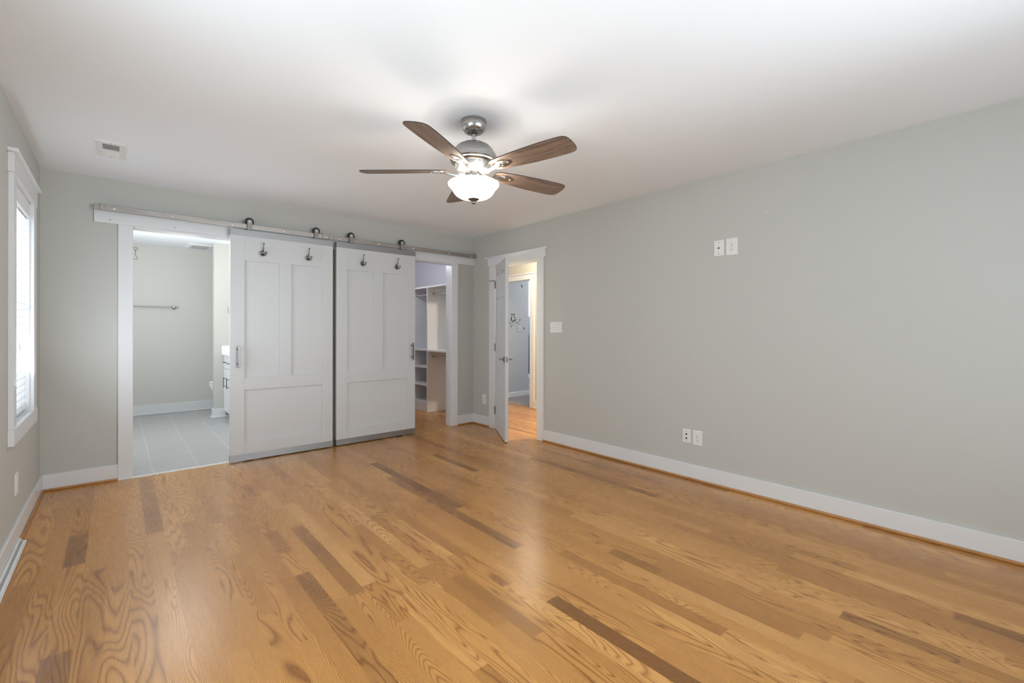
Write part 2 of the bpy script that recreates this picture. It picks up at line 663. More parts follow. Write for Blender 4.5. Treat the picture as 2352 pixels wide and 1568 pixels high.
oak_floor()
bm = new_bm()
box(bm, -0.12, CX0, 0.002, BY1, -0.05, 0.0)
structure('floor_bathroom', bm, M['tile'], 'grey rectangular tile floor of the bathroom', 'floor')
bm = new_bm()
box(bm, 5.44, 8.5, 0.0, 4.6, -0.05, 0.006)
structure('floor_carpet', bm, M['carpet'], 'grey cut pile carpet beyond the hall doorway', 'carpet')
bm = new_bm()
box(bm, OPB[0] - 0.09, OPB[1] + 0.09, -0.036, 0.003, -0.02, 0.004, 0.0015)
structure('trim_1', bm, M['threshold'], 'thin white stone threshold strip in the bathroom doorway', 'threshold')
bm = new_bm()
box(bm, -0.3, 8.7, -5.9, 4.8, H, H + 0.08)
structure('ceiling', bm, M['ceiling'], 'smooth white ceiling over the bedroom', 'ceiling')

# ------------------------------------------------------------------ walls


def wall_x(bm, y0, y1, x0, x1, holes, z1=H):
    """A wall running along X between y0 and y1, holes = (xa, xb, za, zb)."""
    cur = x0
    for xa, xb, za, zb in sorted(holes):
        box(bm, cur, xa, y0, y1, 0, z1)
        if za > 0:
            box(bm, xa, xb, y0, y1, 0, za)
        if zb < z1:
            box(bm, xa, xb, y0, y1, zb, z1)
        cur = xb
    box(bm, cur, x1, y0, y1, 0, z1)


def wall_y(bm, x0, x1, y0, y1, holes, z1=H):
    cur = y0
    for ya, yb, za, zb in sorted(holes):
        box(bm, x0, x1, cur, ya, 0, z1)
        if za > 0:
            box(bm, x0, x1, ya, yb, 0, za)
        if zb < z1:
            box(bm, x0, x1, ya, yb, zb, z1)
        cur = yb
    box(bm, x0, x1, cur, y1, 0, z1)


WIN1 = (-1.241, -0.532, 0.685, 2.06)
WIN2 = (-4.40, -3.10, 0.70, 2.06)
WIN3 = (1.25, 3.45, 0.70, 2.06)
bm = new_bm()
wall_x(bm, 0.0, T, -0.14, W + T, [(OPB[0] - 0.015, OPB[1] + 0.015, 0, HEAD + 0.015), (OPC[0] - 0.015, OPC[1] + 0.015, 0, HEAD + 0.015)])
structure('wall_back', bm, M['wall'], 'greige back wall behind the sliding barn doors', 'wall')
bm = new_bm()
wall_y(bm, W, W + T, YF, 0.0, [(OPD[0] - 0.015, OPD[1] + 0.015, 0, 2.035)])
structure('wall_right', bm, M['wall'], 'long bare greige wall on the right with the open door', 'wall')
bm = new_bm()
wall_y(bm, -0.14, 0.0, YF - 0.14, 0.0, [WIN1, WIN2])
structure('wall_left', bm, M['wall'], 'greige wall on the left holding the window', 'wall')
bm = new_bm()
wall_x(bm, YF - 0.14, YF, 0.0, W + T, [WIN3])
structure('wall_front', bm, M['wall'], 'greige wall behind the viewpoint with a wide window', 'wall')
# bathroom shell
bm = new_bm()
box(bm, -0.14, CX0, BY1, BY1 + T, 0, H)
structure('wall_bathroom_back', bm, M['bath_wall'], 'greige far wall of the bathroom with the towel bar', 'wall')
bm = new_bm()
wall_y(bm, -0.14, BX0, T, BY1, [(0.9, 2.1, 1.0, 2.06)])  # opening added to let the bathroom fill lamp in
structure('wall_bathroom_left', bm, M['bath_wall'], 'greige side wall of the bathroom, hidden by the casing', 'wall')
STUB = (1.462, 2.60)
bm = new_bm()
box(bm, STUB[0], BX1, STUB[1], STUB[1] + 0.12, 0, H)
structure('wall_bathroom_partition', bm, M['wall'], 'short greige partition between vanity and toilet', 'wall')
bm = new_bm()
box(bm, BX1, CX0, T, BY1 + T, 0, H)
structure('wall_bathroom_right', bm, M['bath_wall'], 'wall between the bathroom vanity and the closet', 'wall')
# closet shell
bm = new_bm()
box(bm, CX1, CX1 + T, T, CY1 + T, 0, H)
structure('wall_closet_right', bm, M['closet_wall'], 'lavender white closet wall behind the white shelving', 'wall')
bm = new_bm()
box(bm, CX0, CX1, CY1, CY1 + T, 0, H)
structure('wall_closet_back', bm, M['closet_wall'], 'lavender white end wall of the closet', 'wall')
# hall + far room shell
HOP = (0.363, 1.16)
bm = new_bm()
wall_y(bm, HX1, HX1 + T, HY0, HY1, [(HOP[0] - 0.015, HOP[1] + 0.015, 0, 2.05)])
structure('wall_hall', bm, M['hall_wall'], 'cream hall wall with white cased doorway, seen past the open door', 'wall')
bm = new_bm()
box(bm, HX0, HX1 + T, HY0 - T, HY0, 0, H)
structure('wall_hall_front', bm, M['hall_wall'], 'cream end wall of the hall nearest the viewpoint', 'wall')
bm = new_bm()
box(bm, CX1 + T, HX1 + T, HY1, HY1 + T, 0, H)
structure('wall_hall_back', bm, M['hall_wall'], 'cream far end wall of the hall', 'wall')
KY = 1.385
bm = new_bm()
box(bm, HX1 + T, 6.30, KY, KY + 0.12, 0, H)
structure('wall_decal', bm, M['kid_wall'], 'pale blue grey wall with the owl decal beyond the hall', 'wall')
bm = new_bm()
box(bm, 8.42, 8.54, -0.2, 4.7, 0, H)
structure('wall_mural', bm, M['mural_white'], 'white far wall painted with slate blue mountains', 'wall')
bm = new_bm()
box(bm, HX1 + T, 8.54, 4.6, 4.72, 0, H)
box(bm, HX1 + T, 8.54, -0.2, -0.08, 0, H)
structure('wall_carpeted_side', bm, M['kid_wall'], 'pale blue grey side walls of the carpeted room', 'wall')
bm = new_bm()
box(bm, HX1, HX1 + T, HY1 + T, 4.72, 0, H)
structure('wall_carpeted_left', bm, M['kid_wall'], 'pale blue grey wall between carpeted room and hall end', 'wall')

# ------------------------------------------------------------------ trim: baseboards, shoes, casings
BH, BT = 0.125, 0.015
CT = 0.020                    # casing thickness
bm = new_bm()
box(bm, BT, 0.447, -BT, 0.0, 0, BH, 0.002)
structure('baseboard_back', bm, M['trim'], 'short white baseboard between left corner and bathroom casing', 'baseboard')
bm = new_bm()
box(bm, 3.757, W, -BT, 0.0, 0, BH, 0.002)
structure('baseboard_closet', bm, M['trim'], 'short white baseboard between closet casing and right corner', 'baseboard')
bm = new_bm()
box(bm, W - BT, W, -0.362, -BT, 0, BH, 0.002)
structure('baseboard_door', bm, M['trim'], 'short white baseboard under the outlet beside the open door', 'baseboard')
bm = new_bm()
box(bm, W - BT, W, YF, -1.332, 0, BH, 0.002)
structure('baseboard_right', bm, M['trim'], 'long white baseboard along the bare right wall', 'baseboard')
bm = new_bm()
box(bm, 0, BT, YF, 0.0, 0, BH, 0.002)
structure('baseboard_left', bm, M['trim'], 'white baseboard along the left window wall', 'baseboard')
bm = new_bm()
box(bm, BT, W - BT, YF, YF + BT, 0, BH, 0.002)
structure('baseboard_front', bm, M['trim'], 'white baseboard behind the viewpoint', 'baseboard')
SH = 0.019


def shoe(name, x0, x1, y0, y1, label):
    bm = new_bm()
    box(bm, x0, x1, y0, y1, 0, SH, 0.006, 2)
    structure(name, bm, M['shoe'], label, 'shoe moulding', 40)


shoe('trim_2', BT, 0.447, -BT - 0.014, -BT, 'oak shoe moulding at the left corner under the back baseboard')
shoe('trim_3', 3.757, W - BT, -BT - 0.014, -BT, 'oak shoe moulding between closet casing and right corner')
shoe('trim_4', W - BT - 0.014, W - BT, -0.362, -BT - 0.014, 'oak shoe moulding under the outlet beside the door')
shoe('trim_5', W - BT - 0.014, W - BT, YF + BT, -1.332, 'long oak shoe moulding along the right wall')
shoe('trim_6', BT, BT + 0.012, -1.09, -BT - 0.014, 'oak shoe moulding under the window between corner and register')
# back wall: header board, casings, jambs
bm = new_bm()
box(bm, 0.300, W, -CT, 0, 2.078, 2.197, 0.002)
structure('trim_7', bm, M['trim'], 'long white header board carrying the barn door track', 'header board')
for i, (x0, x1, lb) in enumerate(((0.445, OPB[0] + 0.004, 'wide white casing left of the bathroom doorway'),
                                  (OPB[1] - 0.004, 1.437, 'white casing right of the bathroom doorway, behind the left barn door'),
                                  (2.755, OPC[0] + 0.004, 'white casing left of the closet doorway, behind the right barn door'),
                                  (OPC[1] - 0.004, 3.757, 'wide white casing right of the closet doorway'))):
    bm = new_bm()
    box(bm, x0, x1, -CT, 0, 0, 2.078, 0.002)
    structure('trim_%d' % (8 + i), bm, M['trim'], lb, 'door casing')


def jamb_x(name, xa, xb, top, y0, y1, label):
    bm = new_bm()
    box(bm, xa - 0.015, xa, y0, y1, 0, top)
    box(bm, xb, xb + 0.015, y0, y1, 0, top)
    box(bm, xa - 0.015, xb + 0.015, y0, y1, top, top + 0.015)
    structure(name, bm, M['trim'], label, 'door jamb')


jamb_x('trim_12', OPB[0], OPB[1], HEAD, -0.001, T + 0.001, 'white jamb lining the bathroom doorway')
jamb_x('trim_13', OPC[0], OPC[1], HEAD, -0.001, T + 0.001, 'white jamb lining the closet doorway')
# bathroom baseboards
bm = new_bm()
box(bm, BX0, BX1, BY1 - 0.015, BY1, 0, 0.14, 0.003)
box(bm, BX0, BX1, BY1 - 0.032, BY1 - 0.015, 0, 0.02, 0.006, 2)
structure('baseboard_bathroom', bm, M['trim'], 'white baseboard at the bathroom far wall', 'baseboard')
bm = new_bm()
box(bm, STUB[0] - 0.015, 1.60, STUB[1] - 0.015, STUB[1], 0, 0.125, 0.003)
box(bm, STUB[0] - 0.015, STUB[0], STUB[1], STUB[1] + 0.12, 0, 0.125, 0.003)
box(bm, STUB[0] - 0.034, 1.70, STUB[1] - 0.034, STUB[1] - 0.015, 0, 0.02, 0.006, 2)
box(bm, STUB[0] - 0.034, STUB[0] - 0.015, STUB[1] - 0.015, STUB[1] + 0.12, 0, 0.02, 0.006, 2)
structure('baseboard_partition', bm, M['trim'], 'white baseboard wrapping the partition beside the vanity', 'baseboard')
# bedroom door casing on the right wall
for i, (y0, y1, lb) in enumerate(((-0.482, -0.362, 'white casing on the hinge side of the open bedroom door'),
                                  (-1.332, -1.228, 'white casing on the latch side of the open bedroom door'))):
    bm = new_bm()
    box(bm, W - CT, W, y0, y1, 0, 2.035, 0.002)
    structure('trim_%d' % (14 + i), bm, M['trim'], lb, 'door casing')
bm = new_bm()
box(bm, W - CT - 0.003, W, -1.362, -0.332, 2.035, 2.124, 0.002)
box(bm, W - CT - 0.022, W, -1.400, -0.290, 2.124, 2.142, 0.003)
structure('trim_16', bm, M['trim'], 'white capped header over the open bedroom door', 'door header')
bm = new_bm()
box(bm, W - 0.001, W + T + 0.001, OPD[0] - 0.015, OPD[0], 0, 2.018)
box(bm, W - 0.001, W + T + 0.001, OPD[1], OPD[1] + 0.015, 0, 2.018)
box(bm, W - 0.001, W + T + 0.001, OPD[0] - 0.015, OPD[1] + 0.015, 2.018, 2.034)
box(bm, W + 0.045, W + 0.06, OPD[0], OPD[0] + 0.011, 0, 2.018)
box(bm, W + 0.045, W + 0.06, OPD[1] - 0.011, OPD[1], 0, 2.018)
box(bm, W + 0.045, W + 0.06, OPD[0], OPD[1], 2.007, 2.018)
structure('trim_17', bm, M['trim'], 'white jamb and stop lining the bedroom doorway', 'door jamb')
# hall doorway
bm = new_bm()
box(bm, HX1 - CT, HX1, 0.268, HOP[0] + 0.004, 0, 2.036, 0.002)
structure('trim_18', bm, M['trim'], 'white casing right of the hall doorway across from the bedroom', 'door casing')
bm = new_bm()
box(bm, HX1 - CT, HX1, HOP[1] - 0.004, 1.255, 0, 2.036, 0.002)
structure('trim_19', bm, M['trim'], 'white casing left of the hall doorway, hidden by the open door', 'door casing')
bm = new_bm()
box(bm, HX1 - CT - 0.003, HX1, 0.245, 1.28, 2.036, 2.118, 0.002)
box(bm, HX1 - CT - 0.02, HX1, 0.215, 1.31, 2.118, 2.138, 0.003)
structure('trim_20', bm, M['trim'], 'white capped header over the hall doorway', 'door header')
bm = new_bm()
box(bm, HX1 - 0.001, HX1 + T + 0.001, HOP[0] - 0.015, HOP[0], 0, 2.034)
box(bm, HX1 - 0.001, HX1 + T + 0.001, HOP[1], HOP[1] + 0.015, 0, 2.034)
box(bm, HX1 - 0.001, HX1 + T + 0.001, HOP[0] - 0.015, HOP[1] + 0.015, 2.034, 2.049)
structure('trim_21', bm, M['trim'], 'white jamb lining the hall doorway', 'door jamb')
bm = new_bm()
box(bm, HX1 - BT, HX1, HY0, 0.268, 0, BH, 0.002)
box(bm, HX1 - BT - 0.012, HX1 - BT, HY0, 0.268, 0, 0.014, 0.004)
structure('baseboard_hall', bm, M['trim'], 'white baseboard on the cream hall wall', 'baseboard')
bm = new_bm()
box(bm, HX1 + T, 6.315, KY - 0.015, KY, 0.006, 0.095, 0.003)
box(bm, 6.30, 6.315, KY, KY + 0.12, 0.006, 0.095, 0.003)
structure('baseboard_decal', bm, M['trim'], 'white baseboard below the owl decal wall', 'baseboard')
bm = new_bm()
box(bm, 8.405, 8.42, -0.08, 4.6, 0.006, 0.115, 0.003)
structure('baseboard_mural', bm, M['trim'], 'white baseboard below the mountain mural', 'baseboard')
# screws in the header board
for i, x in enumerate((0.397, 0.814, 3.269, 3.702, 3.985)):
    bm = new_bm()
    lathe(bm, [(0.0, -CT - 0.0015), (0.004, -CT - 0.0012), (0.0045, -CT + 0.0005)], (x, 0, 2.106 - 0.004 * (x > 3)), 10, 'y')
    tag(obj('screw', bm, M['pewter'], None, 40), (
        'dark screw head at the far left end of the header board', 'dark screw head in the header above the bathroom doorway',
        'dark screw head in the header just right of the right barn door', 'dark screw head in the header above the closet casing',
        'dark screw head in the header at the right corner')[i], 'screw', 'header board screws')

# ------------------------------------------------------------------ window_1, blind, other windows
y0, y1, z0, z1 = WIN1
win = thing('window_1', 'white cased window with white horizontal blind on the left wall', 'window', (0, -0.885, 0.6), 0, None, 'structure')
bm = new_bm()
box(bm, 0, 0.022, -1.331, y0 + 0.003, z0, 2.078, 0.002)
obj('side_casing', bm, M['trim'], win, world=True)
bm = new_bm()
box(bm, 0, 0.022, y1 - 0.003, -0.418, z0, 2.078, 0.002)
obj('side_casing', bm, M['trim'], win, world=True)
bm = new_bm()
box(bm, 0, 0.025, -1.345, -0.405, 2.058, 2.163, 0.002)
box(bm, 0, 0.043, -1.366, -0.386, 2.163, 2.183, 0.003)
obj('head_casing', bm, M['trim'], win, world=True)
bm = new_bm()
box(bm, 0, 0.025, -1.340, -0.390, 0.595, 0.686, 0.002)
box(bm, -0.10, 0.0, y0, y1, z0 - 0.001, z0 + 0.004)
obj('sill', bm, M['trim'], win, world=True)
bm = new_bm()
box(bm, -0.14, 0.001, y0, y0 + 0.012, z0, z1)
box(bm, -0.14, 0.001, y1 - 0.012, y1, z0, z1)
box(bm, -0.14, 0.001, y0, y1, z1 - 0.012, z1)
obj('frame', bm, M['trim'], win, world=True)
bm = new_bm()
for a, b in ((y0 + 0.012, y0 + 0.05), (y1 - 0.05, y1 - 0.012)):
    box(bm, -0.125, -0.09, a, b, z0, z1 - 0.012, 0.002)
for a, b in ((z0 + 0.003, z0 + 0.05), (1.345, 1.39), (z1 - 0.06, z1 - 0.012)):
    box(bm, -0.124, -0.091, y0 + 0.05, y1 - 0.05, a, b, 0.002)
obj('sash', bm, M['trim'], win, world=True)


def glass():
    m = bpy.data.materials.new('window_glass')
    m.use_nodes = True
    nt = m.node_tree
    for n in list(nt.nodes):
        if n.type == 'BSDF_PRINCIPLED':
            nt.nodes.remove(n)
    out = nt.nodes['Material Output']
    tr = nt.nodes.new('ShaderNodeBsdfTransparent')
    tr.inputs['Color'].default_value = (0.97, 0.98, 0.98, 1)
    gl = nt.nodes.new('ShaderNodeBsdfGlossy')
    gl.inputs['Roughness'].default_value = 0.02
    mx = nt.nodes.new('ShaderNodeMixShader')
    mx.inputs['Fac'].default_value = 0.04
    nt.links.new(tr.outputs[0], mx.inputs[1])
    nt.links.new(gl.outputs[0], mx.inputs[2])
    nt.links.new(mx.outputs[0], out.inputs['Surface'])
    return m


M['glass'] = glass()
bm = new_bm()
box(bm, -0.110, -0.106, y0 + 0.05, y1 - 0.05, z0 + 0.05, z1 - 0.06)
obj('pane', bm, M['glass'], win, world=True)
# blind, inside the frame
bl = thing('window_blind', 'white wood slat blind lowered inside the left window', 'blind', (-0.035, -0.885, 0.70))
bm = new_bm()
pitch = 0.0432
zz = 0.742
tilt = math.radians(5)
ya, yb = y0 + 0.016, y1 - 0.016
ns = 0
while zz < 1.955:
    cx = -0.040
    hw = 0.025
    prof = []
    for k in range(7):
        u = -1 + 2 * k / 6
        cam_ = 0.0022 * (1 - u * u)
        prof.append((cx + u * hw * math.cos(tilt), zz + u * hw * math.sin(-tilt) + cam_))
    for dz in (0.0, ):
        top = prof
        bot = [(a, b - 0.003) for a, b in prof]
        loop = top + bot[::-1]
        prism(bm, loop, lambda u, v, w: (u, w, v), ya, yb)
    zz += pitch
    ns += 1
obj('slats', bm, M['slat'], bl, world=True)
bm = new_bm()
box(bm, -0.066, -0.010, ya, yb, 1.960, z1 - 0.014, 0.002)
obj('headrail', bm, M['slat'], bl, world=True)
bm = new_bm()
box(bm, -0.012, 0.004, y0 + 0.013, y1 - 0.013, 1.958, z1 - 0.014, 0.003)
obj('valance', bm, M['slat'], bl, world=True)
bm = new_bm()
box(bm, -0.066, -0.014, ya, yb, 0.700, 0.716, 0.003)
obj('bottom_rail', bm, M['slat'], bl, world=True)
for yy in (y0 + 0.14, y1 - 0.14):
    bm = new_bm()
    for xx in (-0.068, -0.0125):
        cyl(bm, (xx, yy, 0.705), (xx, yy, 1.962), 0.0009, seg=6)
    obj('ladder_cord', bm, M['slat'], bl, world=True)
bm = new_bm()
cyl(bm, (0.006, y0 + 0.20, 1.15), (0.002, y0 + 0.20, 1.96), 0.0009, seg=6)
lathe(bm, [(0.0, 1.098), (0.010, 1.10), (0.011, 1.115), (0.006, 1.14), (0.002, 1.155)], (0.006, y0 + 0.20, 0), 14)
obj('pull_cord', bm, M['plastic'], bl, world=True, smooth=40)
# the two windows out of view: frame and pane
for nm, lb, lo, hi in (('window_2', 'white window on the left wall behind the viewpoint', (-0.13, WIN2[0], WIN2[2]), (-0.09, WIN2[1], WIN2[3])),
                       ('window_3', 'wide white window on the wall behind the viewpoint', (WIN3[0], YF - 0.13, WIN3[2]), (WIN3[1], YF - 0.09, WIN3[3]))):
    t = thing(nm, lb, 'window', lo, 0, None, 'structure')
    bm = new_bm()
    b = 0.05
    if nm != 'window_3':
        box(bm, lo[0], hi[0], lo[1], lo[1] + b, lo[2], hi[2])
        box(bm, lo[0], hi[0], hi[1] - b, hi[1], lo[2], hi[2])
        box(bm, lo[0], hi[0], lo[1] + b, hi[1] - b, lo[2], lo[2] + b)
        box(bm, lo[0], hi[0], lo[1] + b, hi[1] - b, hi[2] - b, hi[2])
    else:
        box(bm, lo[0], lo[0] + b, lo[1], hi[1], lo[2], hi[2])
        box(bm, hi[0] - b, hi[0], lo[1], hi[1], lo[2], hi[2])
        box(bm, lo[0] + b, hi[0] - b, lo[1], hi[1], lo[2], lo[2] + b)
        box(bm, lo[0] + b, hi[0] - b, lo[1], hi[1], hi[2] - b, hi[2])
    obj('window_frame', bm, M['trim'], t, world=True)
    bm = new_bm()
    if nm == 'window_2':
        box(bm, -0.112, -0.108, lo[1] + b, hi[1] - b, lo[2] + b, hi[2] - b)
    else:
        box(bm, lo[0] + b, hi[0] - b, YF - 0.112, YF - 0.108, lo[2] + b, hi[2] - b)
    obj('pane', bm, M['glass'], t, world=True)

# ------------------------------------------------------------------ barn door track
rail = thing('barn_door_track', 'long brushed steel track bolted over both barn doors', 'door track', (2.157, -0.056, 2.168))
RZ0, RZ1 = 2.168, 2.212
bm = new_bm()
box(bm, 0.300, 2.1575, -0.062, -0.054, RZ0, RZ1, 0.001)
box(bm, 2.1585, W - 0.002, -0.062, -0.054, RZ0, RZ1, 0.001)
obj('track', bm, M['steel'], rail, world=True)
bm = new_bm()
box(bm, 2.105, 2.21, -0.054, -0.048, RZ0 + 0.004, RZ1 - 0.004, 0.001)
obj('splice_plate', bm, M['pewter'], rail, world=True)
for x in (0.419, 0.793, 1.241, 1.682, 2.085, 2.226, 2.660, 3.092, 3.593, 3.93):
    bm = new_bm()
    cyl(bm, (x, -0.054, 2.190), (x, -CT + 0.001, 2.190), 0.011, seg=14)
    obj('spacer', bm, M['steel'], rail, smooth=40, world=True)
    bm = new_bm()
    lathe(bm, [(0.0, -0.0665), (0.005, -0.0662), (0.0085, -0.0645), (0.009, -0.0618)], (x, 0, 2.190), 14, 'y')
    obj('bolt', bm, M['chrome'], rail, smooth=40, world=True)
for x in (0.729, 1.751, 2.294, 2.594):
    bm = new_bm()
    lathe(bm, [(0.0, -0.0632), (0.0032, -0.0628), (0.0036, -0.0618)], (x, 0, 2.190), 10, 'y')
    obj('set_screw', bm, M['pewter'], rail, smooth=40, world=True)
for x in (0.351, 2.060, 2.128, 3.945):
    bm = new_bm()
    box(bm, x - 0.017, x + 0.017, -0.074, -0.062, RZ0 - 0.004, RZ1 + 0.006, 0.002)
    box(bm, x - 0.017, x + 0.017, -0.062, -0.046, RZ1, RZ1 + 0.006, 0.002)
    s = obj('end_stop', bm, M['steel'], rail, world=True)
    bm = new_bm()
    lathe(bm, [(0.0, -0.0785), (0.005, -0.078), (0.007, -0.0738)], (x + 0.004, 0, 2.19), 12, 'y')
    obj('stop_bolt', bm, M['chrome'], s, smooth=40, world=True)

# ------------------------------------------------------------------ barn doors
DY0, DY1 = -0.090, -0.050       # front and back of a slab


def make_hook(parent, x, z):
    """Coat hook: rosette, a long upper prong ending in a disc, two short curled lower prongs."""
    bm = new_bm()
    f = DY0
    out = []
    for k in range(16):
        a = 2 * math.pi * k / 16
        r = 1.0 + 0.12 * math.cos(4 * a)
        out.append((x + 0.0185 * r * math.cos(a), z - 0.020 + 0.026 * r * math.sin(a)))
    prism(bm, out, lambda u, v, w: (u, w, v), f + 0.0005, f - 0.006)
    tube(bm, [(x, f - 0.004, z - 0.004), (x, f - 0.022, z + 0.004), (x, f - 0.036, z + 0.018), (x, f - 0.044, z + 0.042), (x, f - 0.050, z + 0.064)],
         [0.0055, 0.005, 0.0045, 0.004, 0.0042], 10)
    lathe(bm, [(0.0, 0.006), (0.008, 0.005), (0.0095, 0.002), (0.006, -0.002), (0.003, -0.006)], (x, f - 0.051, z + 0.067), 14)
    for s in (-1, 1):
        tube(bm, [(x + s * 0.004, f - 0.004, z - 0.026), (x + s * 0.009, f - 0.018, z - 0.042), (x + s * 0.015, f - 0.034, z - 0.042),
                  (x + s * 0.021, f - 0.042, z - 0.030), (x + s * 0.023, f - 0.043, z - 0.018)], [0.006, 0.0056, 0.0052, 0.005, 0.005], 10)
        sphere(bm, (x + s * 0.023, f - 0.043, z - 0.013), 0.0085)
    return obj('coat_hook', bm, M['pewter'], parent, smooth=50, world=True)


def barn_door(x0, label, rollers, hooks, handle_x):
    x1 = x0 + 0.922
    d = thing('barn_door', label, 'door', (x0, DY0, 0.012), 0, 'sliding barn doors', 'thing')
    zb, zt = 0.012, 2.148
    pan = [(x0 + 0.115, x0 + 0.408, 0.776, 1.865), (x0 + 0.520, x0 + 0.812, 0.776, 1.865), (x0 + 0.115, x0 + 0.812, 0.178, 0.663)]
    bm = new_bm()
    ys = DY0 + 0.014
    box(bm, x0, x1, ys, DY1, zb, zt)
    be = 0.0015
    box(bm, x0, pan[0][0], DY0, ys, zb, zt, be)
    box(bm, pan[1][1], x1, DY0, ys, zb, zt, be)
    box(bm, pan[0][0], pan[1][1], DY0, ys, pan[0][3], zt, be)
    box(bm, pan[0][0], pan[1][1], DY0, ys, pan[2][3], pan[0][2], be)
    box(bm, pan[0][0], pan[1][1], DY0, ys, zb, pan[2][2], be)
    box(bm, pan[0][1], pan[1][0], DY0, ys, pan[0][2], pan[0][3], be)
    obj('slab', bm, M['door'], d, world=True)
    t = 0.002
    for nm, a, b, capz in (('top_channel', 2.094, zt + t, zt), ('bottom_channel', zb - t, 0.070, zb - t)):
        bm = new_bm()
        box(bm, x0 - t, x1 + t, DY0 - t, DY0, a, b)
        box(bm, x0 - t, x1 + t, DY1, DY1 + t, a, b)
        box(bm, x0 - t, x1 + t, DY0, DY1, capz, capz + t)
        box(bm, x0 - t, x0, DY0, DY1, a, b)
        box(bm, x1, x1 + t, DY0, DY1, a, b)
        obj(nm, bm, M['channel'], d, world=True)
    for rx in rollers:
        bm = new_bm()
        zc = 2.236
        w = 0.0205
        out = [(rx - w, 2.150), (rx + w, 2.150), (rx + w, zc)]
        for k in range(1, 12):
            a = math.pi * k / 12
            out.append((rx + w * math.cos(a), zc + 0.020 * math.sin(a)))
        out.append((rx - w, zc))
        prism(bm, out, lambda u, v, q: (u, q, v), -0.0775, -0.0715)
        box(bm, rx - w, rx + w, -0.0775, -0.052, 2.150, 2.156)
        hg = obj('roller_hanger', bm, M['nickel'], d, world=True)
        bm = new_bm()
        lathe(bm, [(0.0, -0.0712), (0.028, -0.0710), (0.036, -0.0690), (0.037, -0.0655), (0.0255, -0.0625), (0.0240, -0.058), (0.0255, -0.0535), (0.037, -0.0505), (0.036, -0.0475), (0.0, -0.0470)],
              (rx, 0, zc), 36, 'y')
        obj('wheel', bm, M['black'], hg, smooth=35, world=True)
        bm = new_bm()
        lathe(bm, [(0.0, -0.0835), (0.0055, -0.0832), (0.009, -0.0815), (0.0095, -0.0775)], (rx, 0, zc), 16, 'y')
        obj('axle_bolt', bm, M['chrome'], hg, smooth=35, world=True)
    for hx in hooks:
        make_hook(d, hx, 1.968)
    bm = new_bm()
    box(bm, handle_x - 0.008, handle_x + 0.008, -0.138, -0.124, 0.875, 1.077, 0.002)
    for zz in (0.909, 1.043):
        cyl(bm, (handle_x, -0.128, zz), (handle_x, DY0 + 0.001, zz), 0.0065, seg=16)
        lathe(bm, [(0.0, -0.0935), (0.010, -0.093), (0.0105, DY0 + 0.0005)], (handle_x, 0, zz), 16, 'y')
    obj('handle', bm, M['handle'], d, smooth=35, world=True)
    return d


barn_door(1.219, 'left white panelled barn door with its handle on the left edge', (1.378, 1.982), (1.482, 1.892), 1.2815)
barn_door(2.180, 'right white panelled barn door with its handle on the right edge', (2.344, 2.941), (2.456, 2.860), 3.055)
bm = new_bm()
box(bm, 2.86, 2.93, -0.112, -0.045, 0.0, 0.004, 0.001)
box(bm, 2.87, 2.92, -0.110, -0.098, 0.004, 0.009, 0.002)
tag(obj('floor_guide', bm, M['black']), 'small black floor guide under the right barn door', 'door guide')

# ------------------------------------------------------------------ six-panel bedroom door, standing ajar
PIN = Vector((W - CT - 0.004, OPD[1] - 0.004, 0.0))
dl, dh, dt = 0.745, 2.005, 0.035
ang = math.radians(30.3)
# local frame: x along the door from hinge to free edge, y = into the door from the room face, z up
door = thing('door_1', 'white six panel bedroom door standing ajar at the right corner', 'door', PIN, math.atan2(-math.cos(ang), -math.sin(ang)), None, 'structure')
# room face normal after rotation must face (-cos, +sin): local -y
S = -1.0                       # local y of the hall side is S * dt
zf = 0.010


def dbox(bm, x0, x1, a, b, z0, z1, bev=0.0):
    box(bm, x0, x1, a, b, z0, z1, bev)


cols = [(0.115, 0.322), (0.423, 0.630)]
rows = [(0.215, 0.835), (0.960, 1.600), (1.680, 1.905)]
bm = new_bm()
f0, f1 = 0.004, 0.004 + dt       # local |y| range
rec = 0.012


def yy(v):
    return YS * v


YS = 1.0
dbox(bm, 0.006, dl, yy(f0 + rec), yy(f1 - rec), zf, zf + dh)
for a, b in ((f0, f0 + rec), (f1 - rec, f1)):
    dbox(bm, 0.006, cols[0][0], yy(a), yy(b), zf, zf + dh)
    dbox(bm, cols[1][1], dl, yy(a), yy(b), zf, zf + dh)
    dbox(bm, cols[0][1], cols[1][0], yy(a), yy(b), zf, zf + dh)
    zc = [zf] + [q for r_ in rows for q in r_] + [zf + dh]
    for c0, c1 in cols:
        for k in range(0, 8, 2):
            dbox(bm, c0, c1, yy(a), yy(b), zc[k], zc[k + 1])
    for c0, c1 in cols:
        for r0, r1 in rows:
            m1 = 0.028
            if a == f0:
                base, top = f0 + rec, f0 + 0.002
            else:
                base, top = f1 - rec, f1 - 0.002
            A = [bm.verts.new((u, yy(base), v)) for u, v in ((c0 + 0.008, r0 + 0.008), (c1 - 0.008, r0 + 0.008), (c1 - 0.008, r1 - 0.008), (c0 + 0.008, r1 - 0.008))]
            B = [bm.verts.new((u, yy(top), v)) for u, v in ((c0 + m1, r0 + m1), (c1 - m1, r0 + m1), (c1 - m1, r1 - m1), (c0 + m1, r1 - m1))]
            bm.faces.new(B)
            for k in range(4):
                bm.faces.new((A[k], A[(k + 1) % 4], B[(k + 1) % 4], B[k]))
slab = obj('slab', bm, M['door'], door)
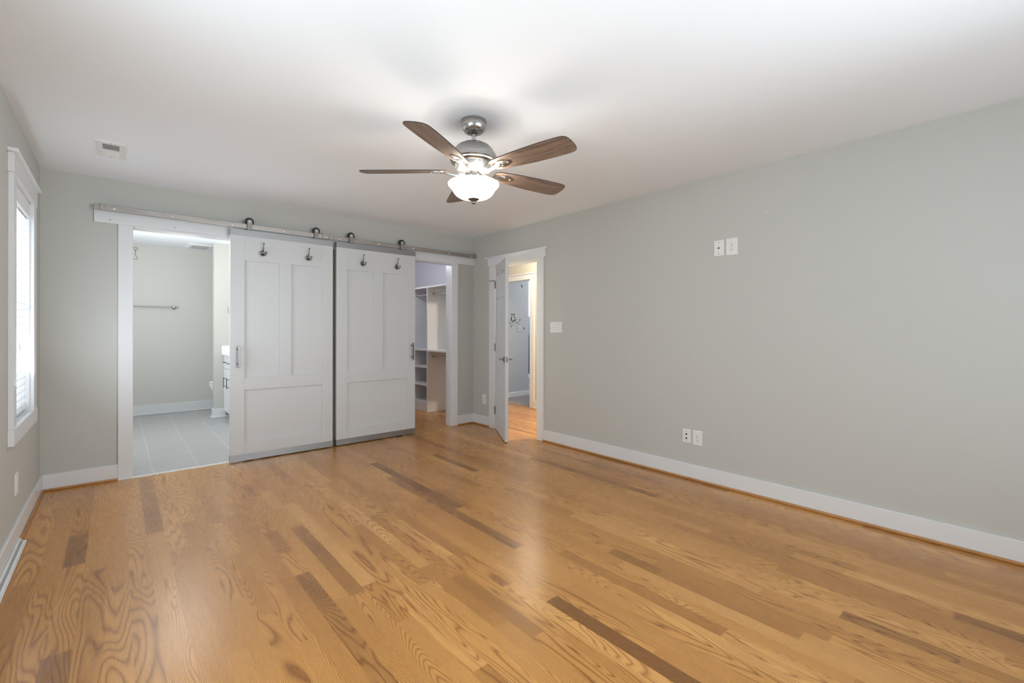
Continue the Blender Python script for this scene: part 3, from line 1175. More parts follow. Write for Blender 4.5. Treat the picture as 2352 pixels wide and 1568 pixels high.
# lever handles on both faces
for side in (-1, 1):
    bm = new_bm()
    yb_ = f0 if side < 0 else f1
    lathe(bm, [(0.0, yb_ + side * 0.012), (0.022, yb_ + side * 0.011), (0.030, yb_ + side * 0.006), (0.031, yb_ - side * 0.0005)], (dl - 0.062, 0, 0.905), 24, 'y')
    cyl(bm, (dl - 0.062, yb_ + side * 0.008, 0.905), (dl - 0.062, yb_ + side * 0.045, 0.905), 0.009, seg=16)
    tube(bm, [(dl - 0.050, yb_ + side * 0.045, 0.905), (dl - 0.09, yb_ + side * 0.047, 0.906), (dl - 0.13, yb_ + side * 0.044, 0.904), (dl - 0.168, yb_ + side * 0.040, 0.902)],
         [0.0095, 0.0095, 0.0085, 0.0075], 12)
    obj('lever_handle', bm, M['handle'], door, smooth=45)
bm = new_bm()
box(bm, dl - 0.0005, dl + 0.0015, f0 + 0.006, f1 - 0.006, 0.876, 0.934, 0.0005)
box(bm, dl, dl + 0.006, f0 + 0.011, f1 - 0.011, 0.896, 0.914, 0.001)
obj('latch_plate', bm, M['handle'], door)
for zc_ in (1.787, 1.010, 0.228):
    bm = new_bm()
    cyl(bm, (0, 0, zc_ - 0.045), (0, 0, zc_ + 0.045), 0.0065, seg=14)
    sphere(bm, (0, 0, zc_ + 0.048), 0.0055)
    box(bm, 0.004, 0.040, f0 - 0.0012, f0 + 0.001, zc_ - 0.044, zc_ + 0.044)
    hg = obj('hinge', bm, M['handle'], door, smooth=40)
    if zc_ > 1.5:
        bm = new_bm()
        q = Matrix.Rotation(-door.rotation_euler.z, 3, 'Z')
        v1 = q @ Vector((-0.012, 0.03, 0))
        v2 = q @ Vector((-0.016, 0.085, 0))
        tube(bm, [(0, 0, zc_ + 0.052), (v1.x, v1.y, zc_ + 0.054), (v2.x, v2.y, zc_ + 0.052)], 0.0035, 8)
        sphere(bm, (v2.x, v2.y, zc_ + 0.052), 0.006)
        obj('hinge_stop', bm, M['pewter'], hg, smooth=40)

# ------------------------------------------------------------------ wall plates


def plate(name, label, cat, loc, rotz, w, h, kind, group=None, m=None):
    """Wall plate built facing local -y."""
    t = thing(name, label, cat, loc, rotz, group)
    bm = new_bm()
    out = []
    A = [bm.verts.new((sx * w / 2, 0.0005, sz * h / 2)) for sx, sz in ((-1, -1), (1, -1), (1, 1), (-1, 1))]
    e = 0.004
    B = [bm.verts.new((sx * w / 2, -0.003, sz * h / 2)) for sx, sz in ((-1, -1), (1, -1), (1, 1), (-1, 1))]
    C = [bm.verts.new((sx * (w / 2 - e), -0.0065, sz * (h / 2 - e))) for sx, sz in ((-1, -1), (1, -1), (1, 1), (-1, 1))]
    for P, Q in ((A, B), (B, C)):
        for k in range(4):
            bm.faces.new((P[k], P[(k + 1) % 4], Q[(k + 1) % 4], Q[k]))
    bm.faces.new(C)
    bm.faces.new(A[::-1])
    m = m or M['plastic']
    obj('cover_plate', bm, m, t)

    def disc(nm, x, z, r, m, depth=0.0015, y=-0.0062):
        b = new_bm()
        lathe(b, [(0.0, y - depth), (r * 0.8, y - depth * 0.9), (r, y)], (x, 0, z), 14, 'y')
        return obj(nm, b, m, t, smooth=40)

    if kind == 'outlet':
        for s in (1, -1):
            b = new_bm()
            pts = []
            for k in range(24):
                a = 2 * math.pi * k / 24
                pts.append((0.0172 * math.cos(a), max(-0.0125, min(0.0125, 0.0172 * math.sin(a))) + s * 0.0195))
            prism(b, pts, lambda u, v, q: (u, q, v), -0.0060, -0.0085)
            rc = obj('receptacle', b, M['plastic'], t)
            b = new_bm()
            box(b, -0.0078, -0.0058, -0.0088, -0.0083, s * 0.0195 - 0.002, s * 0.0195 + 0.0065)
            box(b, 0.0058, 0.0078, -0.0088, -0.0083, s * 0.0195 - 0.001, s * 0.0195 + 0.0058)
            cyl(b, (0, -0.0083, s * 0.0195 - 0.0085), (0, -0.0089, s * 0.0195 - 0.0085), 0.003, seg=12)
            obj('slots', b, M['darkhole'], rc)
        disc('screw', 0, 0, 0.003, M['nickel'])
    elif kind in ('coax', 'coax_pair'):
        zs = (0.0,) if kind == 'coax' else (0.017, -0.017)
        for z in zs:
            b = new_bm()
            lathe(b, [(0.0, -0.006), (0.0075, -0.0062), (0.0075, -0.0085), (0.0048, -0.0086), (0.0048, -0.0155), (0.003, -0.0155), (0.003, -0.010), (0.0, -0.010)], (0, 0, z), 14, 'y')
            obj('coax_jack', b, M['pewter'], t, smooth=40)
        for z in (h * 0.34, -h * 0.34):
            disc('screw', 0, z, 0.0033, M['pewter'])
    elif kind == 'switch':
        n = 3 if w > 0.14 else (2 if w > 0.1 else 1)
        for k in range(n):
            x = (k - (n - 1) / 2) * 0.046
            b = new_bm()
            box(b, x - 0.005, x + 0.005, -0.0075, -0.006, -0.012, 0.012)
            up = 1 if k != 1 else -1
            pts = [(-0.0065, -0.006), (-0.0065, 0.006), (-0.016, up * 0.007 + 0.0025), (-0.016, up * 0.007 - 0.0025)]
            prism(b, pts, lambda u, v, q: (q, u, v), x - 0.0033, x + 0.0033)
            obj('toggle', b, m, t)
            for z in (0.030, -0.030):
                disc('screw', x, z, 0.0028, M['nickel'])
    return t


RW, LW = -math.pi / 2, math.pi / 2
plate('light_switch', 'white triple toggle switch plate right of the open door', 'light switch', (W, -1.511, 1.256), RW, 0.168, 0.119, 'switch')
plate('cable_outlet', 'white coaxial plate mounted high on the right wall', 'cable outlet', (W, -3.268, 1.868), RW, 0.078, 0.124, 'coax')
plate('power_outlet', 'white duplex outlet mounted high on the right wall', 'power outlet', (W, -3.368, 1.867), RW, 0.087, 0.131, 'outlet', 'duplex outlets')
plate('cable_outlet', 'white plate with two coaxial jacks low on the right wall', 'cable outlet', (W, -3.002, 0.348), RW, 0.071, 0.115, 'coax_pair')
plate('power_outlet', 'white duplex outlet low on the right wall beside the coaxial plate', 'power outlet', (W, -3.096, 0.346), RW, 0.081, 0.121, 'outlet', 'duplex outlets')
plate('power_outlet', 'white duplex outlet between the room corner and the open door', 'power outlet', (W, -0.242, 0.337), RW, 0.078, 0.120, 'outlet', 'duplex outlets')
plate('power_outlet', 'white duplex outlet below the window on the left wall', 'power outlet', (0, -1.063, 0.334), LW, 0.080, 0.122, 'outlet', 'duplex outlets')
plate('light_switch', 'pale double switch plate below the owl decal branch', 'light switch', (6.080, KY, 1.252), 0.0, 0.118, 0.112, 'switch', None, M['kid_plate'])
bm = new_bm()
lathe(bm, [(0.0, -0.002), (0.003, -0.0018), (0.0045, 0.0)], (0, 0, 0), 12, 'x')
o = obj('wall_anchor', bm, M['plastic'], None, 40)
o.location = (W, -3.612, 2.085)
tag(o, 'tiny white screw anchor in the right wall above the high outlet', 'wall anchor')

# ------------------------------------------------------------------ ceiling vent, floor register
vent = thing('ceiling_vent', 'white two way air vent in the bedroom ceiling near the window', 'air vent', (0.408, -0.805, H))
bm = new_bm()
fx0, fx1, fy0, fy1 = 0.330, 0.484, -0.965, -0.643
hx0, hx1, hy0, hy1 = 0.366, 0.450, -0.925, -0.655
zt_, zb_ = H + 0.0005, H - 0.008
for a in ((fx0, hx0, fy0, fy1), (hx1, fx1, fy0, fy1), (hx0, hx1, fy0, hy0), (hx0, hx1, hy1, fy1), (hx0, hx1, -0.806, -0.788)):
    box(bm, a[0], a[1], a[2], a[3], zb_, zt_, 0.0)
obj('vent_frame', bm, M['plastic'], vent, world=True)
bm = new_bm()
box(bm, hx0, hx1, hy0, hy1, H - 0.0015, H + 0.0003)
obj('duct_backing', bm, M['duct'], vent, world=True)
for ya_, yb_, s in ((hy0, -0.806, 1), (-0.788, hy1, -1)):
    bm = new_bm()
    n = 9
    for k in range(n):
        yc = ya_ + (yb_ - ya_) * (k + 0.5) / n
        pts = [(yc - s * 0.005, H - 0.0085), (yc - s * 0.005 + 0.0012, H - 0.0085), (yc + s * 0.005 + 0.0012, H - 0.0018), (yc + s * 0.005, H - 0.0018)]
        prism(bm, pts, lambda u, v, q: (q, u, v), hx0, hx1)
    obj('louvers', bm, M['plastic'], vent, world=True)
for yc in (-0.945, -0.649):
    bm = new_bm()
    lathe(bm, [(0.0, H - 0.0105), (0.003, H - 0.0103), (0.004, H - 0.008)], (0.408, yc, 0), 10)
    obj('screw', bm, M['nickel'], vent, smooth=40, world=True)

reg = thing('floor_register', 'white metal floor register against the left baseboard', 'floor register', (0.045, -1.35, 0))
bm = new_bm()
rx0, rx1, ry0, ry1 = BT + 0.001, 0.048, -2.10, -1.10
box(bm, rx0, rx0 + 0.006, ry0, ry1, 0, 0.030, 0.001)
box(bm, rx1 - 0.006, rx1, ry0, ry1, 0, 0.010, 0.002)
box(bm, rx0, rx1, ry1 - 0.006, ry1, 0, 0.012, 0.002)
box(bm, rx0, rx1, ry0, ry0 + 0.006, 0, 0.012, 0.002)
obj('register_frame', bm, M['plastic'], reg, world=True)
bm = new_bm()
prism(bm, [(rx0 + 0.006, 0.026), (rx0 + 0.006, 0.024), (rx1 - 0.006, 0.006), (rx1 - 0.006, 0.008)], lambda u, v, q: (u, q, v), ry0 + 0.006, ry1 - 0.006)
obj('grille', bm, M['plastic'], reg, world=True)
bm = new_bm()
for k in range(46):
    yk = ry0 + 0.02 + k * 0.0209
    box(bm, rx0 + 0.010, rx0 + 0.020, yk, yk + 0.013, 0.0165, 0.0248)
obj('slots', bm, M['duct'], reg, world=True)

# ------------------------------------------------------------------ ceiling fan
FX, FY = 2.0115, -2.754
fan = thing('ceiling_fan', 'five blade ceiling fan in brushed nickel with walnut blades and lit bowl', 'ceiling fan', (FX, FY, H))
c = (FX, FY, 0)
bm = new_bm()
lathe(bm, [(0.0, H + 0.0005), (0.073, H + 0.0005), (0.0735, H - 0.010), (0.0715, H - 0.012), (0.072, H - 0.030), (0.066, H - 0.050), (0.054, H - 0.066), (0.038, H - 0.074), (0.030, H - 0.074), (0.028, H - 0.066), (0.0, H - 0.06)], c, 56)
cn = obj('canopy', bm, M['nickel'], fan, smooth=35, world=True)
for a in (-2.0, -1.2):
    bm = new_bm()
    sphere(bm, (FX + 0.0725 * math.cos(a), FY + 0.0725 * math.sin(a), H - 0.017), 0.0036, seg=10)
    obj('screw', bm, M['pewter'], cn, smooth=40, world=True)
bm = new_bm()
lathe(bm, [(0.0, 2.285), (0.0125, 2.285), (0.0125, H - 0.062), (0.0, H - 0.062)], c, 24)
obj('downrod', bm, M['nickel'], fan, smooth=35, world=True)
bm = new_bm()
lathe(bm, [(0.0, 2.312), (0.028, 2.312), (0.040, 2.308), (0.070, 2.302), (0.096, 2.288), (0.115, 2.266), (0.128, 2.243), (0.133, 2.231), (0.1325, 2.2285), (0.1355, 2.2275), (0.137, 2.205), (0.133, 2.198), (0.122, 2.195), (0.118, 2.187), (0.112, 2.182), (0.0, 2.182)], c, 64)
mh = obj('motor_housing', bm, M['nickel'], fan, smooth=30, world=True)
bm = new_bm()
lathe(bm, [(0.0, 2.184), (0.110, 2.184), (0.104, 2.160), (0.094, 2.146), (0.070, 2.140), (0.0, 2.140)], c, 64)
obj('vent_ring', bm, M['satin'], mh, smooth=30, world=True)
bm = new_bm()
for k in range(20):
    a = 2 * math.pi * k / 20
    er = Vector((math.cos(a), math.sin(a), 0))
    et = Vector((-math.sin(a), math.cos(a), 0))
    out = [(-0.0085, 0.008), (0.0085, 0.008), (0.0065, -0.004), (0.0, -0.009), (-0.0065, -0.004)]

    def g(u, v, q):
        z = 2.172 + v
        rad = 0.1075 + (z - 2.172) * 0.25 + q
        p = Vector(c) + er * rad + et * u
        return (p.x, p.y, z)
    prism(bm, out, g, -0.004, 0.0012)
obj('vent_slots', bm, M['duct'], mh, world=True)
bm = new_bm()
lathe(bm, [(0.0, 2.146), (0.058, 2.146), (0.060, 2.139), (0.048, 2.136), (0.0475, 2.086), (0.056, 2.082), (0.056, 2.076), (0.0, 2.076)], c, 48)
obj('switch_housing', bm, M['nickel'], fan, smooth=30, world=True)
bm = new_bm()
lathe(bm, [(0.136, 2.078), (0.145, 2.0765), (0.1488, 2.071), (0.1475, 2.064), (0.140, 2.056), (0.131, 2.048), (0.125, 2.039), (0.118, 2.025), (0.106, 2.009), (0.088, 1.997), (0.062, 1.989), (0.036, 1.985), (0.0, 1.984)], c, 64)
bowl = obj('light_bowl', bm, M['bowl_glass'], fan, smooth=60, world=True)
bm = new_bm()
lathe(bm, [(0.0, 1.989), (0.032, 1.987), (0.033, 1.983), (0.026, 1.978), (0.014, 1.975), (0.010, 1.971), (0.013, 1.966), (0.012, 1.960), (0.007, 1.956), (0.0, 1.955)], c, 32)
obj('finial', bm, M['pewter'], fan, smooth=40, world=True)
for i, a in enumerate((65.5, 137.5, 209.5, 281.5, 353.5)):
    a = math.radians(a)
    BZ = 2.149
    R = Matrix.Rotation(a, 4, 'Z') @ Matrix.Rotation(math.radians(-12.5), 4, 'X')
    LOC = Matrix.Translation((0, 0, BZ - H))
    bm = new_bm()
    hw = [(0.140, 0.030), (0.150, 0.040), (0.17, 0.048), (0.22, 0.054), (0.30, 0.062), (0.40, 0.0685), (0.50, 0.072), (0.57, 0.0720), (0.615, 0.0705), (0.640, 0.066), (0.654, 0.055), (0.661, 0.038), (0.664, 0.014)]
    out = [(x, -w) for x, w in hw] + [(x, w) for x, w in hw[::-1]]
    prism(bm, out, lambda u, v, q: (u, v, q), -0.003, 0.003)
    b = obj('blade', bm, M['blade'], fan)
    b.data.materials.append(M['blade_edge'])
    for pl in b.data.polygons:
        if abs(pl.normal.z) < 0.5:
            pl.material_index = 1
    b.matrix_basis = LOC @ R
    # blade iron: arm from the hub and the oval plate under the blade
    bm = new_bm()
    oval = []
    for k in range(20):
        t_ = 2 * math.pi * k / 20
        oval.append((0.222 + 0.052 * math.cos(t_), 0.029 * math.sin(t_) * (1.0 - 0.25 * math.cos(t_))))
    prism(bm, oval, lambda u, v, q: (u, v, q), -0.0075, -0.0032)
    path = [(0.060, -0.022), (0.085, -0.024), (0.110, -0.024), (0.140, -0.018), (0.170, -0.009), (0.205, -0.0065)]
    wid = [0.016, 0.016, 0.014, 0.013, 0.016, 0.022]
    rings = []
    for (x, z), w_ in zip(path, wid):
        rings.append([bm.verts.new((x, s * w_, z + dz)) for s, dz in ((-1, -0.0025), (-0.5, -0.0045), (0.5, -0.0045), (1, -0.0025), (1, 0.0025), (-1, 0.0025))])
    for A, B in zip(rings, rings[1:]):
        for k in range(6):
            bm.faces.new((A[k], A[(k + 1) % 6], B[(k + 1) % 6], B[k]))
    bm.faces.new(rings[0][::-1])
    bm.faces.new(rings[-1])
    obj('blade_iron', bm, M['nickel'], b, smooth=45)
    for sx, sy in ((0.205, -0.014), (0.205, 0.014), (0.252, 0.0)):
        bm = new_bm()
        lathe(bm, [(0.0, -0.0115), (0.004, -0.0108), (0.0058, -0.0074)], (sx, sy, 0), 10)
        obj('screw', bm, M['chrome'], b, smooth=40)
for k in range(1):
    lamp('fan_bulb', 'POINT', (FX, FY, 2.034), POWER['fan'], (1.0, 0.95, 0.89), 0.040, parent=fan)

# ------------------------------------------------------------------ bathroom contents
tb = thing('towel_bar', 'thin nickel towel bar on the bathroom far wall', 'towel bar', (0.75, BY1, 1.555))
bm = new_bm()
cyl(bm, (0.46, BY1 - 0.065, 1.555), (1.075, BY1 - 0.065, 1.555), 0.0075, seg=14)
obj('bar', bm, M['nickel'], tb, smooth=40, world=True)
for x in (0.46, 1.075):
    bm = new_bm()
    lathe(bm, [(0.0, BY1 + 0.0005), (0.026, BY1 + 0.0003), (0.027, BY1 - 0.006), (0.018, BY1 - 0.012), (0.012, BY1 - 0.030), (0.012, BY1 - 0.052), (0.019, BY1 - 0.058), (0.019, BY1 - 0.074), (0.0, BY1 - 0.077)], (x, 0, 1.555), 24, 'y')
    obj('post', bm, M['nickel'], tb, smooth=40, world=True)
tr = thing('towel_ring', 'thin round towel ring on the bathroom partition', 'towel ring', (1.70, STUB[1], 1.59))
bm = new_bm()
tube(bm, [(1.705 + 0.085 * math.cos(2 * math.pi * k / 40), STUB[1] - 0.035, 1.515 + 0.085 * math.sin(2 * math.pi * k / 40)) for k in range(40)], 0.004, 8, True)
obj('ring', bm, M['nickel'], tr, smooth=40, world=True)
bm = new_bm()
lathe(bm, [(0.0, STUB[1] + 0.0005), (0.025, STUB[1]), (0.025, STUB[1] - 0.006), (0.010, STUB[1] - 0.012), (0.010, STUB[1] - 0.040), (0.0, STUB[1] - 0.041)], (1.705, 0, 1.603), 20, 'y')
obj('post', bm, M['nickel'], tr, smooth=40, world=True)
# wire latch hook on the bathroom jamb
lh = thing('latch_hook', 'dark wire latch hook on the left jamb of the bathroom doorway', 'hook', (OPB[0], 0.09, 1.86))
bm = new_bm()
jx = OPB[0]
pts = [(jx - 0.001, 0.09, 1.913), (jx + 0.010, 0.09, 1.914)]
for k in range(9):
    a = math.radians(150 - 40 * k)
    pts.append((jx + 0.022 + 0.012 * math.cos(a), 0.09, 1.908 + 0.012 * math.sin(a)))
pts += [(jx + 0.021, 0.09, 1.892), (jx + 0.022, 0.09, 1.862), (jx + 0.023, 0.09, 1.846), (jx + 0.029, 0.09, 1.836), (jx + 0.034, 0.09, 1.826), (jx + 0.033, 0.09, 1.820), (jx + 0.015, 0.09, 1.820), (jx - 0.001, 0.09, 1.820)]
tube(bm, pts, 0.0022, 8)
obj('wire', bm, M['pewter'], lh, smooth=50, world=True)
# unseen vanity light added on the side wall to brighten the bathroom
vl = thing('added_vanity_light', 'unseen bar light added over the vanity to brighten the bathroom', 'wall lamp', (BX1, 1.85, 2.02))
bm = new_bm()
box(bm, BX1 - 0.03, BX1, 1.45, 2.25, 1.98, 2.06, 0.003)
obj('back_plate', bm, M['nickel'], vl, world=True)
for y_ in (1.60, 1.85, 2.10):
    bm = new_bm()
    lathe(bm, [(0.0, 1.93), (0.04, 1.935), (0.055, 1.97), (0.052, 2.05), (0.04, 2.08)], (BX1 - 0.10, y_, 0), 24)
    obj('shade', bm, M['lamp_glass'], vl, smooth=50, world=True)
    lamp('vanity_bulb', 'POINT', (BX1 - 0.19, y_, 2.02), POWER['vanity'], (1.0, 0.97, 0.93), 0.05, parent=vl)
# exhaust grille
eg = thing('exhaust_grille', 'white square exhaust fan grille in the bathroom ceiling', 'exhaust fan', (1.345, 3.05, H))
bm = new_bm()
gx0, gx1, gy0, gy1 = 1.19, 1.50, 2.85, 3.27
A = [bm.verts.new(p) for p in ((gx0, gy0, H), (gx1, gy0, H), (gx1, gy1, H), (gx0, gy1, H))]
B = [bm.verts.new(p) for p in ((gx0 + .03, gy0 + .03, H - .022), (gx1 - .03, gy0 + .03, H - .022), (gx1 - .03, gy1 - .03, H - .022), (gx0 + .03, gy1 - .03, H - .022))]
for k in range(4):
    bm.faces.new((A[k], A[(k + 1) % 4], B[(k + 1) % 4], B[k]))
bm.faces.new(B)
bm.faces.new(A[::-1])
obj('grille_frame', bm, M['plastic'], eg, world=True)
bm = new_bm()
for k in range(14):
    yk = gy0 + 0.06 + k * 0.0225
    box(bm, gx0 + 0.055, gx1 - 0.055, yk, yk + 0.010, H - 0.0235, H - 0.0215)
obj('slots', bm, mat('grille_shadow_grey', (0.42, 0.42, 0.42, 1), 0.7, bump=(40, 0.01)), eg, world=True)
# vanity
VX, VY0, VY1 = 1.575, 1.15, STUB[1] - 0.002
van = thing('vanity_cabinet', 'white shaker bathroom vanity with bar pulls, left of the partition', 'cabinet', (VX, 1.9, 0))
bm = new_bm()
box(bm, VX + 0.018, BX1 - 0.002, VY0, VY1, 0.09, 0.868)
box(bm, VX + 0.08, BX1 - 0.002, VY0, VY1, 0.0, 0.09)
obj('body', bm, M['trim'], van, world=True)


def shaker(bm, ya, yb, za, zb):
    box(bm, VX + 0.010, VX + 0.018, ya, yb, za, zb)
    b = 0.055 if zb - za > 0.3 else 0.0
    if b:
        for a in ((ya, ya + b, za, zb), (yb - b, yb, za, zb), (ya + b, yb - b, za, za + b), (ya + b, yb - b, zb - b, zb)):
            box(bm, VX, VX + 0.010, a[0], a[1], a[2], a[3])
    else:
        box(bm, VX, VX + 0.010, ya, yb, za, zb)


def pull(parent, p0, p1, horizontal):
    bm = new_bm()
    r = 0.0055
    a, b = Vector(p0), Vector(p1)
    cyl(bm, a, b, r, seg=12)
    d = (b - a).normalized()
    for q in (a + d * 0.018, b - d * 0.018):
        cyl(bm, q, q + Vector((0.034, 0, 0)), r * 0.85, seg=10)
    obj('pull', bm, M['pewter'], parent, smooth=40, world=True)


ya = VY1 - 0.004
for k in range(3):
    yb = ya - 0.36
    bm = new_bm()
    shaker(bm, yb + 0.004, ya, 0.692, 0.860)
    dr = obj('drawer', bm, M['trim'], van, world=True)
    pull(dr, (VX - 0.033, (ya + yb) / 2 - 0.075, 0.777), (VX - 0.033, (ya + yb) / 2 + 0.075, 0.777), True)
    bm = new_bm()
    shaker(bm, yb + 0.004, ya, 0.098, 0.684)
    dd = obj('door', bm, M['trim'], van, world=True)
    hy = yb + 0.06 if k % 2 == 0 else ya - 0.06
    pull(dd, (VX - 0.033, hy + 0.10 * (k % 2 == 0), 0.435), (VX - 0.033, hy + 0.10 * (k % 2 == 0), 0.575), False)
    ya = yb
ct = thing('countertop', 'white vanity countertop with low backsplash beside the partition', 'countertop', (VX, 1.9, 0.868))
bm = new_bm()
box(bm, VX - 0.028, BX1 - 0.002, VY0 - 0.02, VY1, 0.869, 0.899, 0.003)
obj('slab', bm, M['counter'], ct, world=True)
bm = new_bm()
box(bm, VX - 0.028, BX1 - 0.002, VY1 - 0.018, VY1, 0.899, 1.002, 0.002)
obj('side_splash', bm, M['counter'], ct, world=True)
# toilet behind the partition, bowl front peeking out to the left
to = thing('toilet', 'white toilet peeking out behind the bathroom partition', 'toilet', (1.90, 3.08, 0))
tyc = 3.08


def ell(bm, levels, seg=28):
    rings = []
    for cx_, a_, b_, z_ in levels:
        rings.append([bm.verts.new((cx_ + a_ * math.cos(2 * math.pi * k / seg), tyc + b_ * math.sin(2 * math.pi * k / seg), z_)) for k in range(seg)])
    for A, B in zip(rings, rings[1:]):
        for k in range(seg):
            bm.faces.new((A[k], A[(k + 1) % seg], B[(k + 1) % seg], B[k]))
    bm.faces.new(rings[0][::-1])
    bm.faces.new(rings[-1])


bm = new_bm()
ell(bm, [(1.86, 0.23, 0.11, 0.0), (1.86, 0.22, 0.105, 0.10), (1.82, 0.24, 0.12, 0.22), (1.755, 0.265, 0.165, 0.34), (1.735, 0.275, 0.185, 0.405), (1.735, 0.275, 0.185, 0.418)])
obj('bowl', bm, M['porcelain'], to, smooth=50, world=True)
bm = new_bm()
ell(bm, [(1.735, 0.278, 0.188, 0.419), (1.735, 0.280, 0.190, 0.428), (1.735, 0.278, 0.188, 0.436)])
obj('seat', bm, M['porcelain'], to, smooth=50, world=True)
bm = new_bm()
ell(bm, [(1.737, 0.277, 0.187, 0.441), (1.737, 0.279, 0.189, 0.452), (1.737, 0.262, 0.172, 0.466), (1.737, 0.20, 0.12, 0.470)])
obj('lid', bm, M['porcelain'], to, smooth=50, world=True)
bm = new_bm()
box(bm, 2.03, 2.23, tyc - 0.21, tyc + 0.21, 0.40, 0.74, 0.02, 3)
box(bm, 2.02, 2.24, tyc - 0.22, tyc + 0.22, 0.742, 0.775, 0.008, 2)
obj('tank', bm, M['porcelain'], to, smooth=40, world=True)

# ceiling lamps of the side rooms (out of the picture): dome, base and their own light


def dome(name, label, x, y, watts, color, r=0.15, soft=0.06):
    t = thing(name, label, 'ceiling lamp', (x, y, H))
    bm = new_bm()
    lathe(bm, [(0.0, H + 0.0005), (r * 1.05, H + 0.0003), (r * 1.05, H - 0.014), (r, H - 0.016), (0, H - 0.016)], (x, y, 0), 36)
    obj('base', bm, M['nickel'], t, smooth=35, world=True)
    bm = new_bm()
    lathe(bm, [(r * 0.98, H - 0.016), (r * 0.94, H - 0.04), (r * 0.75, H - 0.07), (r * 0.4, H - 0.088), (0, H - 0.092)], (x, y, 0), 36)
    obj('shade', bm, M['lamp_glass'], t, smooth=60, world=True)
    lamp('%s_bulb' % name, 'POINT', (x, y, H - 0.11 - soft), watts, color, soft, parent=t)


dome('bathroom_lamp', 'round ceiling lamp of the bathroom, above the vanity', 1.00, 1.40, POWER['bath'], (1.0, 0.97, 0.95), 0.26, 0.22)
dome('closet_lamp', 'round ceiling lamp of the walk in closet', 3.10, 1.03, POWER['closet'], (0.85, 0.89, 1.0))
dome('hall_lamp', 'round ceiling lamp of the hall outside the bedroom door', 5.02, -0.15, POWER['hall'], (1.0, 0.90, 0.72))
dome('hall_lamp', 'unseen second hall ceiling lamp, added to brighten the hall floor', 4.78, -1.55, POWER['hall'] * 7, (1.0, 0.90, 0.72))  # extra lamp added to brighten the hall floor
dome('carpeted_lamp', 'round ceiling lamp of the carpeted room', 7.3, 0.75, POWER['carpeted'], (0.95, 0.97, 1.0))
dome('mural_lamp', 'round ceiling lamp near the mountain mural', 7.3, 3.2, POWER['mural'], (0.92, 0.96, 1.0))

# ------------------------------------------------------------------ closet shelving
cl = thing('closet_organizer', 'white closet shelving with cubbies and hanging rods seen past the right barn door', 'closet shelving', (4.1, 1.0, 0))
PX0, PX1 = 3.938, CX1 - 0.002
ct_ = 0.019
P1, P2 = 1.058, 1.560


def shelf(name, x0, x1, y0, y1, z0, z1, m=None):
    bm = new_bm()
    box(bm, x0, x1, y0, y1, z0, z1, 0.0008)
    return obj(name, bm, m or M['melamine'], cl, world=True)


shelf('top_shelf', PX0, PX1, T + 0.002, CY1 - 0.002, 1.857, 1.882)
for y_ in (P1, P2):
    side = shelf('side_panel', PX0, PX1, y_, y_ + ct_, 0.0, 1.857)
    if y_ == P1:
        for zz in (1.83, 1.80, 0.865, 0.66, 0.40, 0.14):
            for xx in (PX0 + 0.06, PX1 - 0.07):
                bm = new_bm()
                cyl(bm, (xx, y_ - 0.0006, zz), (xx, y_ + 0.001, zz), 0.0032, seg=8)
                obj('cam_hole', bm, M['darkhole'], side, world=True)
shelf('middle_shelf', PX0, PX1, P1 + ct_, P2, 0.914, 0.938)
shelf('middle_shelf', PX0, PX1, T + 0.002, P1, 0.908, 0.932)
for z_ in (0.655, 0.388, 0.118):
    shelf('cubby_shelf', PX0, PX1, P1 + ct_, P2, z_, z_ + 0.026)
shelf('plinth', PX0 + 0.001, PX0 + 0.018, P1 + ct_, P2, 0.0, 0.118)
for (x, z, a, b) in ((4.045, 1.772, T + 0.002, P1), (4.045, 0.832, T + 0.002, P1), (4.045, 1.772, P1 + ct_, P2)):
    bm = new_bm()
    cyl(bm, (x, a + 0.002, z), (x, b - 0.002, z), 0.0125, seg=18)
    rd = obj('clothes_rod', bm, M['chrome'], cl, smooth=40, world=True)
    for y_ in (a, b):
        s = 1 if y_ == a else -1
        bm = new_bm()
        lathe(bm, [(0.0, y_), (0.022, y_), (0.022, y_ + s * 0.006), (0.016, y_ + s * 0.008), (0.016, y_ + s * 0.016), (0.0, y_ + s * 0.016)], (x, 0, z), 18, 'y')
        obj('rod_socket', bm, M['chrome'], rd, smooth=40, world=True)

# ------------------------------------------------------------------ owl decal, branch, mural
DZ = KY - 0.0004


def leaf(bm, cx_, cz_, ln, wd_, ang_):
    pts = []
    for k in range(14):
        t_ = 2 * math.pi * k / 14
        u, v = ln / 2 * math.cos(t_), wd_ / 2 * math.sin(t_) * (1 - 0.35 * abs(math.cos(t_)))
        pts.append((cx_ + u * math.cos(ang_) - v * math.sin(ang_), cz_ + u * math.sin(ang_) + v * math.cos(ang_)))
    prism(bm, pts, lambda u, v, q: (u, q, v), DZ, DZ - 0.0008)


def stroke(bm, pts, ws):
    L_, R_ = [], []
    n = len(pts)
    for i, (x, z) in enumerate(pts):
        a = Vector(pts[max(0, i - 1)])
        b = Vector(pts[min(n - 1, i + 1)])
        d = (b - a).normalized()
        L_.append((x - d.y * ws[i] / 2, z + d.x * ws[i] / 2))
        R_.append((x + d.y * ws[i] / 2, z - d.x * ws[i] / 2))
    prism(bm, L_ + R_[::-1], lambda u, v, q: (u, q, v), DZ, DZ - 0.0008)


